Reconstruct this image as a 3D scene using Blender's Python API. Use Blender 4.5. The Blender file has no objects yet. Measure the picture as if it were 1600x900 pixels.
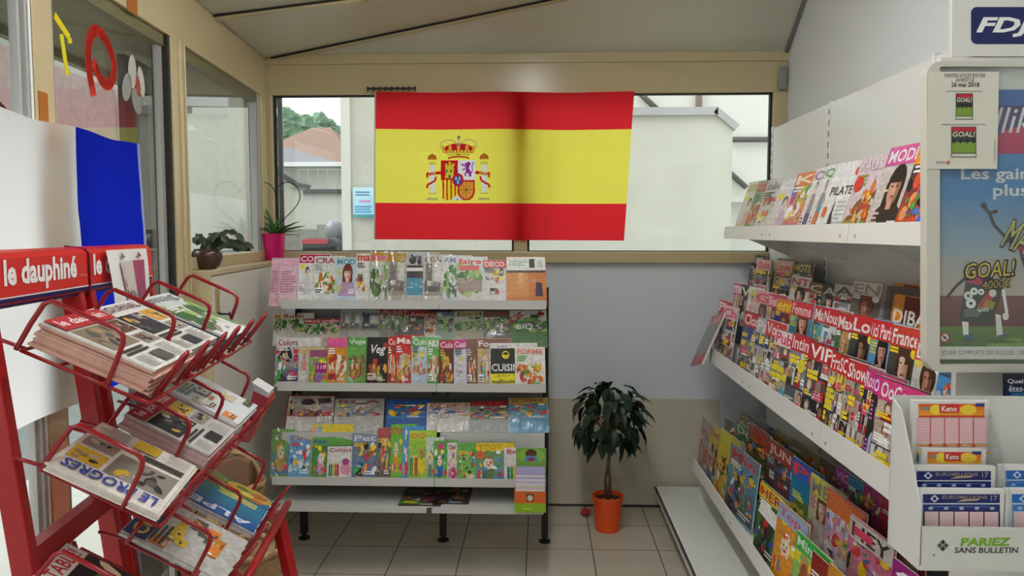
import bpy, math, random
from mathutils import Vector, Matrix
S = bpy.context.scene
COL = S.collection
# ------------------------------------------------------------------ camera, sky, lamps, exposure
F = 1230.0
EYE = Vector((0, 0, 1.6))
YAW, PITCH = math.radians(2.09), math.radians(4.09)
cs, sn, ct, st = math.cos(YAW), math.sin(YAW), math.cos(PITCH), math.sin(PITCH)
RIGHT = Vector((cs, sn, 0)); FWD = Vector((-sn*ct, cs*ct, -st)); UP = Vector((-sn*st, cs*st, ct))
cam = bpy.data.objects.new('camera', bpy.data.cameras.new('camera')); COL.objects.link(cam)
cam.data.sensor_width = 36; cam.data.lens = 36*F/1600; cam.data.clip_start = .02
M = Matrix((RIGHT, UP, -FWD)).transposed().to_4x4(); M.translation = EYE
cam.matrix_world = M
S.camera = cam
WORLD_STRENGTH = 1.55
LAMP_STRENGTH = 58.0
S.view_settings.view_transform = 'Standard'; S.view_settings.look = 'None'
S.view_settings.gamma = 1; S.view_settings.exposure = 0.0; S.view_settings.use_curve_mapping = False
w = bpy.data.worlds.new('overcast'); S.world = w; w.use_nodes = True
bg = w.node_tree.nodes['Background']; bg.inputs[0].default_value = (.93, .97, 1, 1); bg.inputs[1].default_value = WORLD_STRENGTH

sl = bpy.data.lights.new('hazy_sun', 'SUN'); sl.energy = 4.2; sl.angle = math.radians(70); sl.color = (.96, .98, 1)
so_ = bpy.data.objects.new('hazy_sun', sl); COL.objects.link(so_)
so_.rotation_euler = Vector((-.8, -.12, .62)).to_track_quat('Z', 'Y').to_euler()

def ray(px, py):
    return (RIGHT*((px-800)/F) + UP*((450-py)/F) + FWD)
def aty(px, py, y):
    d = ray(px, py); return EYE + d*(y/d.y)
def atx(px, py, x):
    d = ray(px, py); return EYE + d*(x/d.x)
def atz(px, py, z):
    d = ray(px, py); return EYE + d*((z-EYE.z)/d.z)

# ------------------------------------------------------------------ colours and materials
def lin(c):
    return c/12.92 if c <= .04045 else ((c+.055)/1.055)**2.4
_cc = {}
def C(h):
    if not isinstance(h, str): return h
    if h not in _cc:
        s = h if len(h) == 6 else ''.join(k*2 for k in h)
        _cc[h] = tuple(lin(int(s[i:i+2], 16)/255) for i in (0, 2, 4))+(1.,)
    return _cc[h]
def nt(name):
    m = bpy.data.materials.new(name); m.use_nodes = True
    return m, m.node_tree, m.node_tree.nodes['Principled BSDF']
def mat(name, col, rough=.5, metal=0, noise=0, nscale=20, bump=0, spec=.5):
    m, t, p = nt(name)
    p.inputs['Base Color'].default_value = C(col); p.inputs['Roughness'].default_value = rough
    p.inputs['Metallic'].default_value = metal; p.inputs['Specular IOR Level'].default_value = spec
    if noise or bump:
        tc = t.nodes.new('ShaderNodeTexCoord'); n = t.nodes.new('ShaderNodeTexNoise')
        n.inputs['Scale'].default_value = nscale; n.inputs['Detail'].default_value = 5
        t.links.new(tc.outputs['Object'], n.inputs['Vector'])
        if noise:
            mx = t.nodes.new('ShaderNodeMix'); mx.data_type = 'RGBA'
            a = C(col); k = 1-noise
            mx.inputs[6].default_value = (a[0]*k, a[1]*k, a[2]*k, 1); k = 1+noise*.5
            mx.inputs[7].default_value = (min(1, a[0]*k), min(1, a[1]*k), min(1, a[2]*k), 1)
            t.links.new(n.outputs[0], mx.inputs[0]); t.links.new(mx.outputs[2], p.inputs['Base Color'])
        if bump:
            b = t.nodes.new('ShaderNodeBump'); b.inputs['Strength'].default_value = bump; b.inputs['Distance'].default_value = .01
            t.links.new(n.outputs[0], b.inputs['Height']); t.links.new(b.outputs[0], p.inputs['Normal'])
    return m
def attr_mat(name, rough=.4, transl=0, spec=.4):
    m, t, p = nt(name)
    a = t.nodes.new('ShaderNodeAttribute'); a.attribute_name = 'Col'
    t.links.new(a.outputs['Color'], p.inputs['Base Color'])
    p.inputs['Roughness'].default_value = rough; p.inputs['Specular IOR Level'].default_value = spec
    if transl:
        tr = t.nodes.new('ShaderNodeBsdfTranslucent'); mx = t.nodes.new('ShaderNodeMixShader')
        t.links.new(a.outputs['Color'], tr.inputs[0]); mx.inputs[0].default_value = transl
        o = t.nodes['Material Output']
        t.links.new(p.outputs[0], mx.inputs[1]); t.links.new(tr.outputs[0], mx.inputs[2]); t.links.new(mx.outputs[0], o.inputs[0])
    return m
def film_mat(name, tint=(1, 1, 1, 1), rough=.05, ior=1.45, base=0., bump=0, nscale=25):
    m, t, p = nt(name); t.nodes.remove(p)
    tr = t.nodes.new('ShaderNodeBsdfTransparent'); tr.inputs[0].default_value = tint
    gl = t.nodes.new('ShaderNodeBsdfGlossy'); gl.inputs['Roughness'].default_value = rough
    fr = t.nodes.new('ShaderNodeFresnel'); fr.inputs[0].default_value = ior
    ad = t.nodes.new('ShaderNodeMath'); ad.operation = 'ADD'; ad.inputs[1].default_value = base; ad.use_clamp = True
    mx = t.nodes.new('ShaderNodeMixShader'); o = t.nodes['Material Output']
    ge = t.nodes.new('ShaderNodeNewGeometry'); ma = t.nodes.new('ShaderNodeMath'); ma.operation = 'MULTIPLY_ADD'; ma.inputs[1].default_value = 1/ior-ior; ma.inputs[2].default_value = ior
    t.links.new(ge.outputs['Backfacing'], ma.inputs[0]); t.links.new(ma.outputs[0], fr.inputs[0])
    t.links.new(fr.outputs[0], ad.inputs[0]); t.links.new(ad.outputs[0], mx.inputs[0])
    t.links.new(tr.outputs[0], mx.inputs[1]); t.links.new(gl.outputs[0], mx.inputs[2]); t.links.new(mx.outputs[0], o.inputs[0])
    if bump:
        tc = t.nodes.new('ShaderNodeTexCoord'); n = t.nodes.new('ShaderNodeTexNoise'); b = t.nodes.new('ShaderNodeBump')
        n.inputs['Scale'].default_value = nscale; n.inputs['Distortion'].default_value = 1.5
        b.inputs['Strength'].default_value = bump; b.inputs['Distance'].default_value = .02
        t.links.new(tc.outputs['Object'], n.inputs['Vector']); t.links.new(n.outputs[0], b.inputs['Height'])
        t.links.new(b.outputs[0], gl.inputs['Normal'])
    return m
def emit_mat(name, strength):
    m, t, p = nt(name)
    p.inputs['Emission Color'].default_value = (.97, .985, 1, 1); p.inputs['Emission Strength'].default_value = strength
    return m
PRINT = attr_mat('printed_paper', .38)
def photo_print(name, rough, lo=.72, hi=1.14):
    m = attr_mat(name, rough); t = m.node_tree; p = t.nodes['Principled BSDF']; a = [n for n in t.nodes if n.type == 'ATTRIBUTE'][0]
    tc = t.nodes.new('ShaderNodeTexCoord'); n = t.nodes.new('ShaderNodeTexNoise'); n.inputs['Scale'].default_value = 55; n.inputs['Detail'].default_value = 6; n.inputs['Distortion'].default_value = .8
    mr = t.nodes.new('ShaderNodeMapRange'); mr.inputs[1].default_value = .3; mr.inputs[2].default_value = .7; mr.inputs[3].default_value = lo; mr.inputs[4].default_value = hi
    mx = t.nodes.new('ShaderNodeMix'); mx.data_type = 'RGBA'; mx.blend_type = 'MULTIPLY'; mx.inputs[0].default_value = 1
    t.links.new(tc.outputs['Object'], n.inputs['Vector']); t.links.new(n.outputs[0], mr.inputs[0]); t.links.new(a.outputs['Color'], mx.inputs[6]); t.links.new(mr.outputs[0], mx.inputs[7]); t.links.new(mx.outputs[2], p.inputs['Base Color'])
    return m
MAGP = photo_print('photo_printed_cover', .36)
NEWS = photo_print('newsprint', .75, .86, 1.06)
PAINTED = attr_mat('painted_sheet', .45)
FLAG = attr_mat('flag_cloth', .7, .8, .1)
GLASS = film_mat('window_glass', (.95, .97, .96, 1), .0, 1.45)
WRAP = film_mat('clear_wrap', (.97, .97, .97, 1), .16, 1.5, .06, .8, 14)
ACRYL = film_mat('clear_acrylic', (.93, .95, .95, 1), .05, 1.45, .03)
CREAM = mat('cream_aluminium', 'c4b48c', .24, noise=.04, nscale=3)
SALMON = mat('salmon_lower_post', 'e3a585', .5)
DARKGAP = mat('dark_rubber', '23221f', .6)
STEEL = mat('pale_steel', 'c9cbcb', .35, .6)
GREYSTEEL = mat('grey_steel', '777a78', .45, .3)
WHITEP = mat('white_paint_wall', 'dcdfdf', .55, noise=.03, nscale=2)
GREYPANEL = mat('grey_white_panel', 'dbe2e8', .5, noise=.05, nscale=1.5)
BEIGEP = mat('beige_panel', 'c9c4b1', .5, noise=.04, nscale=2)
DOORP = mat('aged_white_panel', 'd6d3c8', .5, noise=.06, nscale=3)
SHELFW = mat('shelf_white', 'e6e7e2', .3)
SHELFG = mat('shelf_grey_white', 'c9cac6', .35)
BACKP = mat('shelf_back_panel', 'e2e3dc', .17)
RACKB = mat('rack_back_grey', '8f8f8b', .5)
BLACK = mat('black_metal', '1b1a18', .45)
RED = mat('red_rack_paint', 'a3141a', .3)
REDW = mat('red_wire_coating', '93141c', .3)
CEIL = mat('ceiling_panel', 'c2bfae', .35, noise=.04, nscale=1.2)
TERRA = mat('orange_pot', 'e8531c', .45)
PINKPOT = mat('hot_pink_pot', 'cc0f68', .3)
BROWNPOT = mat('brown_glazed_pot', '4a3428', .25, noise=.3, nscale=14)
SOIL = mat('soil', '2a211a', .9, noise=.4, nscale=60, bump=.5)
LEAFD = mat('dark_leaf', '17301c', .35, noise=.3, nscale=15)
LEAFC = mat('cactus_leaf', '2b3a20', .5, noise=.3, nscale=20)
LEAFA = mat('aloe_leaf', '4d7a3a', .4, noise=.3, nscale=12)
BARK = mat('bark', '6b5640', .8, noise=.3, nscale=30, bump=.5)
WHITEPLAS = mat('white_plastic', 'dcdcd6', .3)
CREAMPLAS = mat('cream_plastic', 'cfccc0', .35)
TAPE = mat('brown_tape', 'a8652a', .3)
WICKER = mat('wicker', 'a98a60', .8, noise=.4, nscale=50, bump=1)
KRAFT = mat('kraft_paper', '7a5a40', .8, noise=.2, nscale=30)
BRASS = mat('aged_brass', 'b3a06a', .4, .4)

# ------------------------------------------------------------------ mesh builder
WM = {}
class MB:
    def __init__(s, T=None):
        s.v = []; s.f = []; s.m = []; s.c = []; s.T = T
    def add(s, pts, faces, mi=0, col=None):
        b = len(s.v)
        for p in pts:
            p = Vector(p); s.v.append(s.T @ p if s.T else p)
        for f in faces:
            s.f.append([b+i for i in f]); s.m.append(mi); s.c.append(col)
    def face(s, pts, mi=0, col=None): s.add(pts, [list(range(len(pts)))], mi, col)
    def box(s, x0, x1, y0, y1, z0, z1, mi=0, col=None, T=None):
        x0, x1 = min(x0, x1), max(x0, x1); y0, y1 = min(y0, y1), max(y0, y1); z0, z1 = min(z0, z1), max(z0, z1)
        p = [Vector(q) for q in ((x0,y0,z0),(x1,y0,z0),(x1,y1,z0),(x0,y1,z0),(x0,y0,z1),(x1,y0,z1),(x1,y1,z1),(x0,y1,z1))]
        if T: p = [T @ q for q in p]
        s.add(p, [(0,3,2,1),(4,5,6,7),(0,1,5,4),(1,2,6,5),(2,3,7,6),(3,0,4,7)], mi, col)
    def prism(s, poly, d, mi=0, col=None):       # poly: 3D points in a plane; d: extrusion vector
        n = len(poly); d = Vector(d); a = [Vector(p) for p in poly]; q = a+[p+d for p in a]
        nv = sum(((a[i]-a[0]).cross(a[i+1]-a[0]) for i in range(1, n-1)), Vector())
        fl = nv.dot(d) > 0
        f = [list(range(n))[::-1] if fl else list(range(n)), list(range(n, 2*n)) if fl else list(range(n, 2*n))[::-1]]
        for i in range(n):
            j = (i+1) % n
            f.append([i, j, n+j, n+i] if fl else [j, i, n+i, n+j])
        s.add(q, f, mi, col)
    def bar(s, a, b, wx, wy, up=(0, 0, 1), mi=0, col=None):
        a = Vector(a); b = Vector(b); d = (b-a).normalized(); u = Vector(up)
        if abs(d.dot(u)) > .98: u = Vector((1, 0, 0))
        x = d.cross(u).normalized(); y = x.cross(d)
        s.prism([a-x*wx/2-y*wy/2, a+x*wx/2-y*wy/2, a+x*wx/2+y*wy/2, a-x*wx/2+y*wy/2], b-a, mi, col)
    def tube(s, path, r, n=8, mi=0, col=None, closed=False):
        P = [Vector(p) for p in path]; k = len(P); R = r if isinstance(r, (list, tuple)) else [r]*k
        pts = []; nx = None
        for i in range(k):
            d = (P[(i+1) % k]-P[i-1]) if closed else (P[min(i+1, k-1)]-P[max(i-1, 0)])
            d.normalize()
            if nx is None:
                nx = d.orthogonal().normalized()
            else:
                nx = (nx-d*nx.dot(d)); nx = nx.normalized() if nx.length > 1e-6 else d.orthogonal().normalized()
            ny = d.cross(nx)
            for j in range(n):
                a = 2*math.pi*j/n; pts.append(P[i]+(nx*math.cos(a)+ny*math.sin(a))*R[i])
        f = []
        for i in range(k if closed else k-1):
            for j in range(n):
                a = i*n+j; b = i*n+(j+1) % n; i2 = (i+1) % k
                f.append([a, b, i2*n+(j+1) % n, i2*n+j])
        if not closed: f += [list(range(n))[::-1], list(range((k-1)*n, k*n))]
        s.add(pts, f, mi, col)
    def lathe(s, prof, c, n=28, mi=0, col=None):
        c = Vector(c); pts = []; f = []
        for r, z in prof:
            for j in range(n):
                a = 2*math.pi*j/n; pts.append(c+Vector((r*math.cos(a), r*math.sin(a), z)))
        for i in range(len(prof)-1):
            for j in range(n):
                f.append([i*n+j, i*n+(j+1) % n, (i+1)*n+(j+1) % n, (i+1)*n+j])
        f += [list(range(n))[::-1], list(range((len(prof)-1)*n, len(prof)*n))]
        s.add(pts, f, mi, col)
    def ball(s, c, rx, ry, rz, n=12, m=8, mi=0, col=None, jit=0, rng=None):
        c = Vector(c); pts = []; f = []
        for i in range(m+1):
            t = math.pi*i/m
            for j in range(n):
                a = 2*math.pi*j/n; k = 1+(rng.uniform(-jit, jit) if rng else 0)
                pts.append(c+Vector((rx*math.sin(t)*math.cos(a)*k, ry*math.sin(t)*math.sin(a)*k, -rz*math.cos(t)*k)))
        for i in range(m):
            for j in range(n):
                f.append([i*n+j, i*n+(j+1) % n, (i+1)*n+(j+1) % n, (i+1)*n+j])
        s.add(pts, f, mi, col)
    def grid(s, fn, us, vs, colf, mi=0):
        b = len(s.v); n = len(us)
        for v in vs:
            for u in us: s.v.append(Vector(fn(u, v)))
        for j in range(len(vs)-1):
            for i in range(n-1):
                s.f.append([b+j*n+i, b+j*n+i+1, b+(j+1)*n+i+1, b+(j+1)*n+i]); s.m.append(mi); s.c.append(colf((us[i]+us[i+1])/2, (vs[j]+vs[j+1])/2))
    def build(s, name, mats, parent=None, origin=None, rot=None, smooth=False, bevel=0, local=False):
        if not isinstance(mats, (list, tuple)): mats = [mats]
        if parent is not None: W = WM[parent.name]
        else:
            W = Matrix.Translation(Vector(origin) if origin is not None else Vector((0, 0, 0)))
            if rot is not None: W = W @ rot.to_4x4()
        inv = W.inverted()
        me = bpy.data.meshes.new(name)
        me.from_pydata([tuple(p) if local else tuple(inv @ p) for p in s.v], [], s.f)
        for m in mats: me.materials.append(m)
        me.polygons.foreach_set('material_index', s.m)
        if any(c is not None for c in s.c):
            at = me.color_attributes.new('Col', 'FLOAT_COLOR', 'CORNER'); buf = []
            for f, c in zip(s.f, s.c):
                if c is None: c = 'fff'
                if isinstance(c, list):
                    for k in c: buf.extend(C(k))
                else: buf.extend(C(c)*len(f))
            at.data.foreach_set('color', buf)
        if smooth: me.polygons.foreach_set('use_smooth', [True]*len(s.f))
        me.update()
        o = bpy.data.objects.new(name, me); COL.objects.link(o)
        if parent is not None: o.parent = parent
        else: o.matrix_world = W
        WM[o.name] = W
        if bevel:
            b = o.modifiers.new('edge', 'BEVEL'); b.width = bevel; b.segments = 2; b.limit_method = 'ANGLE'
        return o
def tag(o, label, cat, group=None):
    o['label'] = label; o['category'] = cat
    if group: o['group'] = group
    return o
def empty(name, loc, label, cat, group=None, rotz=0):
    o = bpy.data.objects.new(name, None); COL.objects.link(o); o.empty_display_size = .1
    W = Matrix.Translation(Vector(loc)) @ Matrix.Rotation(rotz, 4, 'Z'); o.matrix_world = W; WM[o.name] = W
    return tag(o, label, cat, group)
def struct(mb, name, mats, parent=None, **k):
    o = mb.build(name, mats, parent, **k)
    if parent is None: o['kind'] = 'structure'
    return o
_gl = {}
def glyphs(s, shear=0., off=0.):
    k = (s, shear, off)
    if k not in _gl:
        cu = bpy.data.curves.new('t', 'FONT'); cu.body = s; cu.resolution_u = 2; cu.offset = off; cu.shear = shear
        ob = bpy.data.objects.new('t', cu); me = ob.to_mesh()
        vs = [v.co.copy() for v in me.vertices]; fs = [tuple(p.vertices) for p in me.polygons]
        ob.to_mesh_clear(); bpy.data.objects.remove(ob); bpy.data.curves.remove(cu)
        x0 = min(v.x for v in vs); x1 = max(v.x for v in vs); y0 = min(v.y for v in vs); y1 = max(v.y for v in vs)
        _gl[k] = ([((v.x-x0)/(x1-x0), (v.y-y0)/(y1-y0)) for v in vs], fs)
    return _gl[k]
# ------------------------------------------------------------------ flat printed art: shapes in (u,v), each a hair above the last
class Art:
    def __init__(s, step=5e-5): s.items = []; s.w = (0, 1, 0, 1); s.step = step
    def win(s, x0, x1, y0, y1): s.w = (x0, x1, y0, y1)
    def mp(s, p):
        a, b, c, d = s.w; return (a+(b-a)*p[0], c+(d-c)*p[1])
    def poly(s, pts, col): s.items.append(([s.mp(p) for p in pts], [tuple(range(len(pts)))], col))
    def rect(s, x0, y0, x1, y1, col): s.poly([(x0, y0), (x1, y0), (x1, y1), (x0, y1)], col)
    def grad(s, x0, y0, x1, y1, cb, ctp): s.items.append(([s.mp(p) for p in ((x0, y0), (x1, y0), (x1, y1), (x0, y1))], [(0, 1, 2, 3)], [cb, cb, ctp, ctp]))
    def ell(s, cx, cy, rx, ry, col, n=14, rot=0):
        s.poly([(cx+rx*math.cos(a)*math.cos(rot)-ry*math.sin(a)*math.sin(rot), cy+rx*math.cos(a)*math.sin(rot)+ry*math.sin(a)*math.cos(rot)) for a in (2*math.pi*i/n for i in range(n))], col)
    def line(s, pts, wd, col):
        for a, b in zip(pts, pts[1:]):
            dx, dy = b[0]-a[0], b[1]-a[1]; L = math.hypot(dx, dy) or 1; nx, ny = -dy/L*wd/2, dx/L*wd/2
            s.poly([(a[0]-nx, a[1]-ny), (b[0]-nx, b[1]-ny), (b[0]+nx, b[1]+ny), (a[0]+nx, a[1]+ny)], col)
    def text(s, t, x0, y0, x1, y1, col, shear=0., off=.02, rot=0.):
        vs, fs = glyphs(t, shear, off); q = []
        cx, cy = (x0+x1)/2, (y0+y1)/2
        for u, v in vs:
            X = x0+u*(x1-x0); Y = y0+v*(y1-y0)
            if rot:
                dx, dy = X-cx, Y-cy; X = cx+dx*math.cos(rot)-dy*math.sin(rot); Y = cy+dx*math.sin(rot)+dy*math.cos(rot)
            q.append(s.mp((X, Y)))
        s.items.append((q, fs, col))
    def bars(s, x0, y0, x1, y1, n, col, rng, fill=.55):
        h = (y1-y0)/n
        for i in range(n):
            s.rect(x0, y0+i*h, x0+(x1-x0)*rng.uniform(.6, 1), y0+i*h+h*fill, col)
    def emit(s, mb, fn, mi=0, start=0.0004):         # fn(u, v, lift) -> 3D point; flips faces as needed
        k = 0
        for pts, fs, col in s.items:
            lift = start+k*s.step; k += 1
            mb.add([fn(p[0], p[1], lift) for p in pts], [list(f) for f in fs], mi, col)
SK = ['e0b8a0', 'd0a088', 'bd8a70', 'ecccb8', 'a87c66']
SH2 = {'e0b8a0': 'b8876c', 'd0a088': 'a0725a', 'bd8a70': '8a5c46', 'ecccb8': 'c89c84', 'a87c66': '74503e'}
HA = ['2a1c14', '4a2f1c', '151110', '6b4526', 'c79a5a', '7a2f1e', '8a8a88']
FOOD = ['d9772a', 'c23c1e', 'e8b53a', '6f9a3a', 'f2e2c0', '8a4a22']
GREEN = ['4f8a35', '2f6a2c', '86b050', '6b8f4a', '3d5f30', 'a9c26a']
def art(c, style, bgc, a, b, r):
    R = r.uniform
    if style == 'woman':
        h = r.choice(HA); k = r.choice(SK); cx = R(.5, .66); cy = R(.56, .64)
        c.poly([(cx-.42, 0), (cx+.42, 0), (cx+.34, .3), (cx+.12, .4), (cx-.12, .4), (cx-.34, .3)], a)
        c.ell(cx, cy-.02, .25, .26, h); c.rect(cx-.24, cy-.26, cx-.1, cy, h); c.rect(cx+.1, cy-.26, cx+.24, cy, h)
        c.rect(cx-.07, cy-.26, cx+.07, cy-.1, k); c.ell(cx, cy-.03, .16, .19, k); c.ell(cx+.08, cy-.05, .075, .15, SH2[k]); c.ell(cx-.02, cy-.06, .08, .12, k); c.poly([(cx-.17, cy+.03), (cx+.17, cy+.03), (cx+.12, cy+.17), (cx-.12, cy+.17)], h)
        for q in (-.065, .065): c.ell(cx+q, cy-.01, .03, .012, '2a1c14', 8)
        c.ell(cx, cy-.12, .05, .016, 'b5423c', 8)
        c.bars(.04, .5, .34, .74, 5, b, r); c.bars(.04, .1, .4, .3, 4, b, r); c.bars(.62, .06, .96, .2, 3, 'fff', r)
    elif style == 'body':
        k = r.choice(SK); c.ell(.5, .72, .1, .09, r.choice(HA)); c.ell(.5, .7, .07, .07, k)
        c.poly([(.3, .34), (.7, .34), (.62, .62), (.38, .62)], a); c.poly([(.34, .02), (.48, .02), (.5, .34), (.3, .34)], b); c.poly([(.52, .02), (.68, .02), (.7, .34), (.5, .34)], b)
        c.line([(.34, .58), (.2, .4)], .07, k); c.line([(.66, .58), (.82, .46)], .07, k); c.bars(.04, .1, .26, .3, 4, b, r)
    elif style == 'food':
        if R(0, 1) < .4: c.ell(.52, .36, .46, .26, r.choice(['f4f1e8', 'e0d8c8', '5a4434', 'c8b8a0']), 18)
        for i in range(26): c.ell(R(.12, .9), R(.06, .58), R(.06, .17), R(.03, .09), r.choice(FOOD+[a, a, bgc]), 7, R(0, 3))
        for i in range(14): c.ell(R(.15, .85), R(.1, .52), R(.02, .06), R(.015, .04), r.choice(FOOD), 6, R(0, 3))
        c.bars(.05, .64, .45, .8, 3, b, r); c.bars(.5, .03, .95, .1, 2, b, r)
        if R(0, 1) < .5: c.rect(.05, .05, .45, .2, r.choice([b, 'c8281e', 'fff'])); c.bars(.08, .07, .42, .18, 2, '333', r)
    elif style == 'garden':
        c.grad(0, .5, 1, 1, 'c8d8c0', 'dfe6e4')
        for i in range(22): c.ell(R(.02, .98), R(.05, .72), R(.08, .2), R(.06, .14), r.choice(GREEN), 7, R(0, 3))
        for i in range(9): c.ell(R(.05, .95), R(.05, .5), .05, .035, r.choice([a, b, 'f2e6d8']), 7)
        c.bars(.05, .62, .5, .76, 3, 'f4f1e8', r)
    elif style == 'room':
        c.rect(0, 0, 1, .3, 'a59c90'); c.rect(.12, .3, .45, .8, a); c.rect(.55, .34, .9, .76, 'e6e2d8')
        c.poly([(.08, .1), (.88, .1), (.88, .32), (.78, .32), (.78, .24), (.18, .24), (.18, .38), (.08, .38)], b)
        c.rect(.2, .24, .42, .36, 'd8d0c4'); c.rect(.5, .24, .74, .35, '6d675f'); c.bars(.06, .84, .5, .9, 2, '777', r)
    elif style == 'pool':
        c.rect(0, 0, 1, .4, '4f8fa8'); c.rect(0, .4, 1, .56, '3a3a3a'); c.rect(0, .56, 1, .64, 'e8e8e8'); c.rect(0, .64, 1, .7, '2c2c2c')
        c.ell(.35, .82, .22, .1, '2a2c2a', 9); c.ell(.75, .78, .14, .08, '333', 9)
        for i in range(5): c.ell(R(.1, .9), R(.08, .3), .1, .02, '8cc0d0', 8)
    elif style == 'mosaic':
        ys = [.01, .28, .56, .79]
        for i in range(3):
            x = 0
            while x < .95:
                wd = R(.28, .6); x1 = min(1, x+wd); y0, y1 = ys[i]+R(0, .03), ys[i+1]-.008; q = r.choice([a, b, '333', 'ddd', '8a8f98', 'c9b9a8', '55606a', '2a2a2e', 'b8a898'])
                c.rect(x+.01, y0, x1-.01, y1, q); cx = (x+x1)/2+R(-.06, .06); hh = y1-y0
                for k in range(2): c.ell(R(x+.05, x1-.05), R(y0+.02, y1-.02), R(.04, .1), hh*R(.1, .25), r.choice(['777', '4a4a52', 'c8b8a8', '8a5a4a', 'e8e4e0', q]), 7, R(0, 3))
                if R(0, 1) < .7:
                    c.poly([(cx-.16, y0), (cx+.16, y0), (cx+.1, y0+hh*.4), (cx-.1, y0+hh*.4)], r.choice(['222', 'a22', '2b4a7a', 'eee', '7a6a50']))
                    c.ell(cx, y0+hh*.64, .1, hh*.3, r.choice(HA), 9); c.ell(cx+R(-.02, .02), y0+hh*.57, .068, hh*.24, r.choice(SK), 9)
                if R(0, 1) < .85: yy = R(.0, .35); c.bars(x+.03, y0+hh*yy, x1-.04, y0+hh*(yy+R(.25, .42)), r.choice([2, 2, 3]), r.choice(['ffe21a', 'ffe21a', 'fff', 'fff', 'e8306a', 'd02030']), r, .7)
                x = x1
        for k in range(2): x, y = R(.02, .4), R(.05, .66); c.bars(x, y, x+R(.35, .55), y+R(.08, .14), 2, r.choice(['ffe62a', 'ffe62a', 'fff', 'f04a7a']), r, .78)
        if R(0, 1) < .5: c.ell(.8, .72, .13, .07, 'ffe21a'); c.bars(.72, .69, .88, .75, 2, '333', r)
    elif style == 'portrait':
        h = r.choice(HA); k = r.choice(SK); c.rect(0, 0, 1, .78, a)
        c.poly([(.08, 0), (.95, 0), (.85, .22), (.6, .3), (.4, .3), (.18, .2)], r.choice(['222', '333844', '4a3020'])); c.ell(.54, .5, .27, .26, h); c.rect(.46, .2, .62, .32, SH2[k]); c.ell(.54, .46, .18, .21, k); c.ell(.63, .44, .09, .17, SH2[k]); c.ell(.5, .42, .07, .08, k); c.poly([(.34, .5), (.74, .5), (.72, .66), (.56, .72), (.38, .66)], h); c.ell(.48, .54, .1, .05, k); c.rect(.35, .3, .4, .55, h); c.rect(.69, .32, .74, .55, h)
        for q in (-.08, .08): c.ell(.54+q, .5, .035, .014, '2a1c14', 8)
        c.rect(.52, .4, .56, .47, SK[1]); c.ell(.54, .34, .07, .018, 'a4423c', 8); c.bars(.03, .04, .5, .2, 3, b, r, .7); c.bars(.03, .62, .36, .76, 3, r.choice(['fff', 'ffe21a']), r, .7); c.ell(.84, .66, .12, .07, r.choice(['ffe21a', 'd83a2a', 'fff'])); c.rect(.6, .02, .97, .14, r.choice(['ffe21a', 'c8202a', '4aa0d0'])); c.bars(.63, .04, .94, .13, 2, '333', r)
    elif style == 'kids':
        c.grad(0, 0, 1, .6, a, bgc)
        for i in range(4): c.ell(R(.1, .9), R(.5, .9), R(.08, .16), R(.05, .09), r.choice(['fff', b, 'ffe21a']), 10)
        cx, cy = R(.4, .6), R(.3, .42); c.ell(cx, cy-.14, .24, .2, b); c.ell(cx, cy+.1, .18, .15, 'f4e0c8'); 
        for q in (-.06, .06): c.ell(cx+q, cy+.13, .025, .02, '222', 8)
        c.ell(cx, cy+.06, .06, .02, 'c33', 8)
        for i in range(3): c.rect(.06+.09*i, .05, .12+.09*i, .26, ['d33', 'ec3', '36b'][i])
        c.ell(.84, .16, .11, .08, 'e8306a')
        for i in range(9): c.ell(R(.05, .95), R(.05, .75), R(.03, .07), R(.02, .05), r.choice([a, b, 'fff', 'ffd21a', 'e84a4a', '4a9ad8', '6ab84a']), 8, R(0, 3))
        for i in range(5): x, y = R(.02, .8), R(.04, .68); c.poly([(x, y), (x+R(.08, .2), y), (x+R(.06, .16), y+R(.05, .1)), (x, y+R(.04, .08))], r.choice([a, b, 'fff', '3a8a4a', 'e8962a']))
    elif style == 'toy':
        c.grad(0, 0, 1, .75, a, bgc); PL = [a, b, bgc, a, b, 'd33', 'ffd21a', '3a7ac8', 'fff', '222', '48a848', 'e8a060']
        for i in range(16): c.ell(R(.02, .98), R(.04, .76), R(.06, .2), R(.03, .11), r.choice(PL), 8, R(0, 3))
        for i in range(12):
            x, y = R(.02, .85), R(.04, .7); c.poly([(x, y), (x+R(.06, .22), y+R(-.04, .04)), (x+R(.05, .18), y+R(.04, .12)), (x-.02, y+R(.03, .09))], r.choice(PL))
        for i in range(12): c.ell(R(.05, .95), R(.05, .75), R(.02, .06), R(.015, .04), r.choice(PL), 7)
        c.bars(.5, .04, .95, .14, 2, 'fff', r); c.ell(.84, .68, .1, .06, r.choice(['ffd21a', 'd33', 'fff'])); c.bars(.05, .7, .6, .8, 2, r.choice(['fff', 'd33', 'ffd21a']), r)
    elif style == 'pencils':
        c.rect(.0, .0, 1, .8, bgc)
        for i, q in enumerate(['2a7a6a', '3a9a4a', 'e8c020', 'd8502a', 'b82a2a']): c.rect(.06+.085*i, .04, .13+.085*i, .42, q); c.poly([(.06+.085*i, .42), (.13+.085*i, .42), (.095+.085*i, .5)], 'e8d0a8')
        c.ell(.74, .26, .22, .2, a); c.ell(.74, .5, .15, .12, b)
        for q in (-.05, .05): c.ell(.74+q, .52, .02, .017, '222', 8)
    elif style == 'news':
        c.rect(.03, .38, .62, .78, a); TN = [a, '4a4540', 'b08a70', '8a8278', 'c8bca8', '5a544c', '2e2a28', b]
        for i in range(16): c.ell(R(.1, .55), R(.43, .73), R(.03, .09), R(.02, .06), r.choice(TN), 8, R(0, 3))
        c.rect(.66, .55, .97, .78, b); c.rect(.66, .32, .97, .5, '9a9088')
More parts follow.
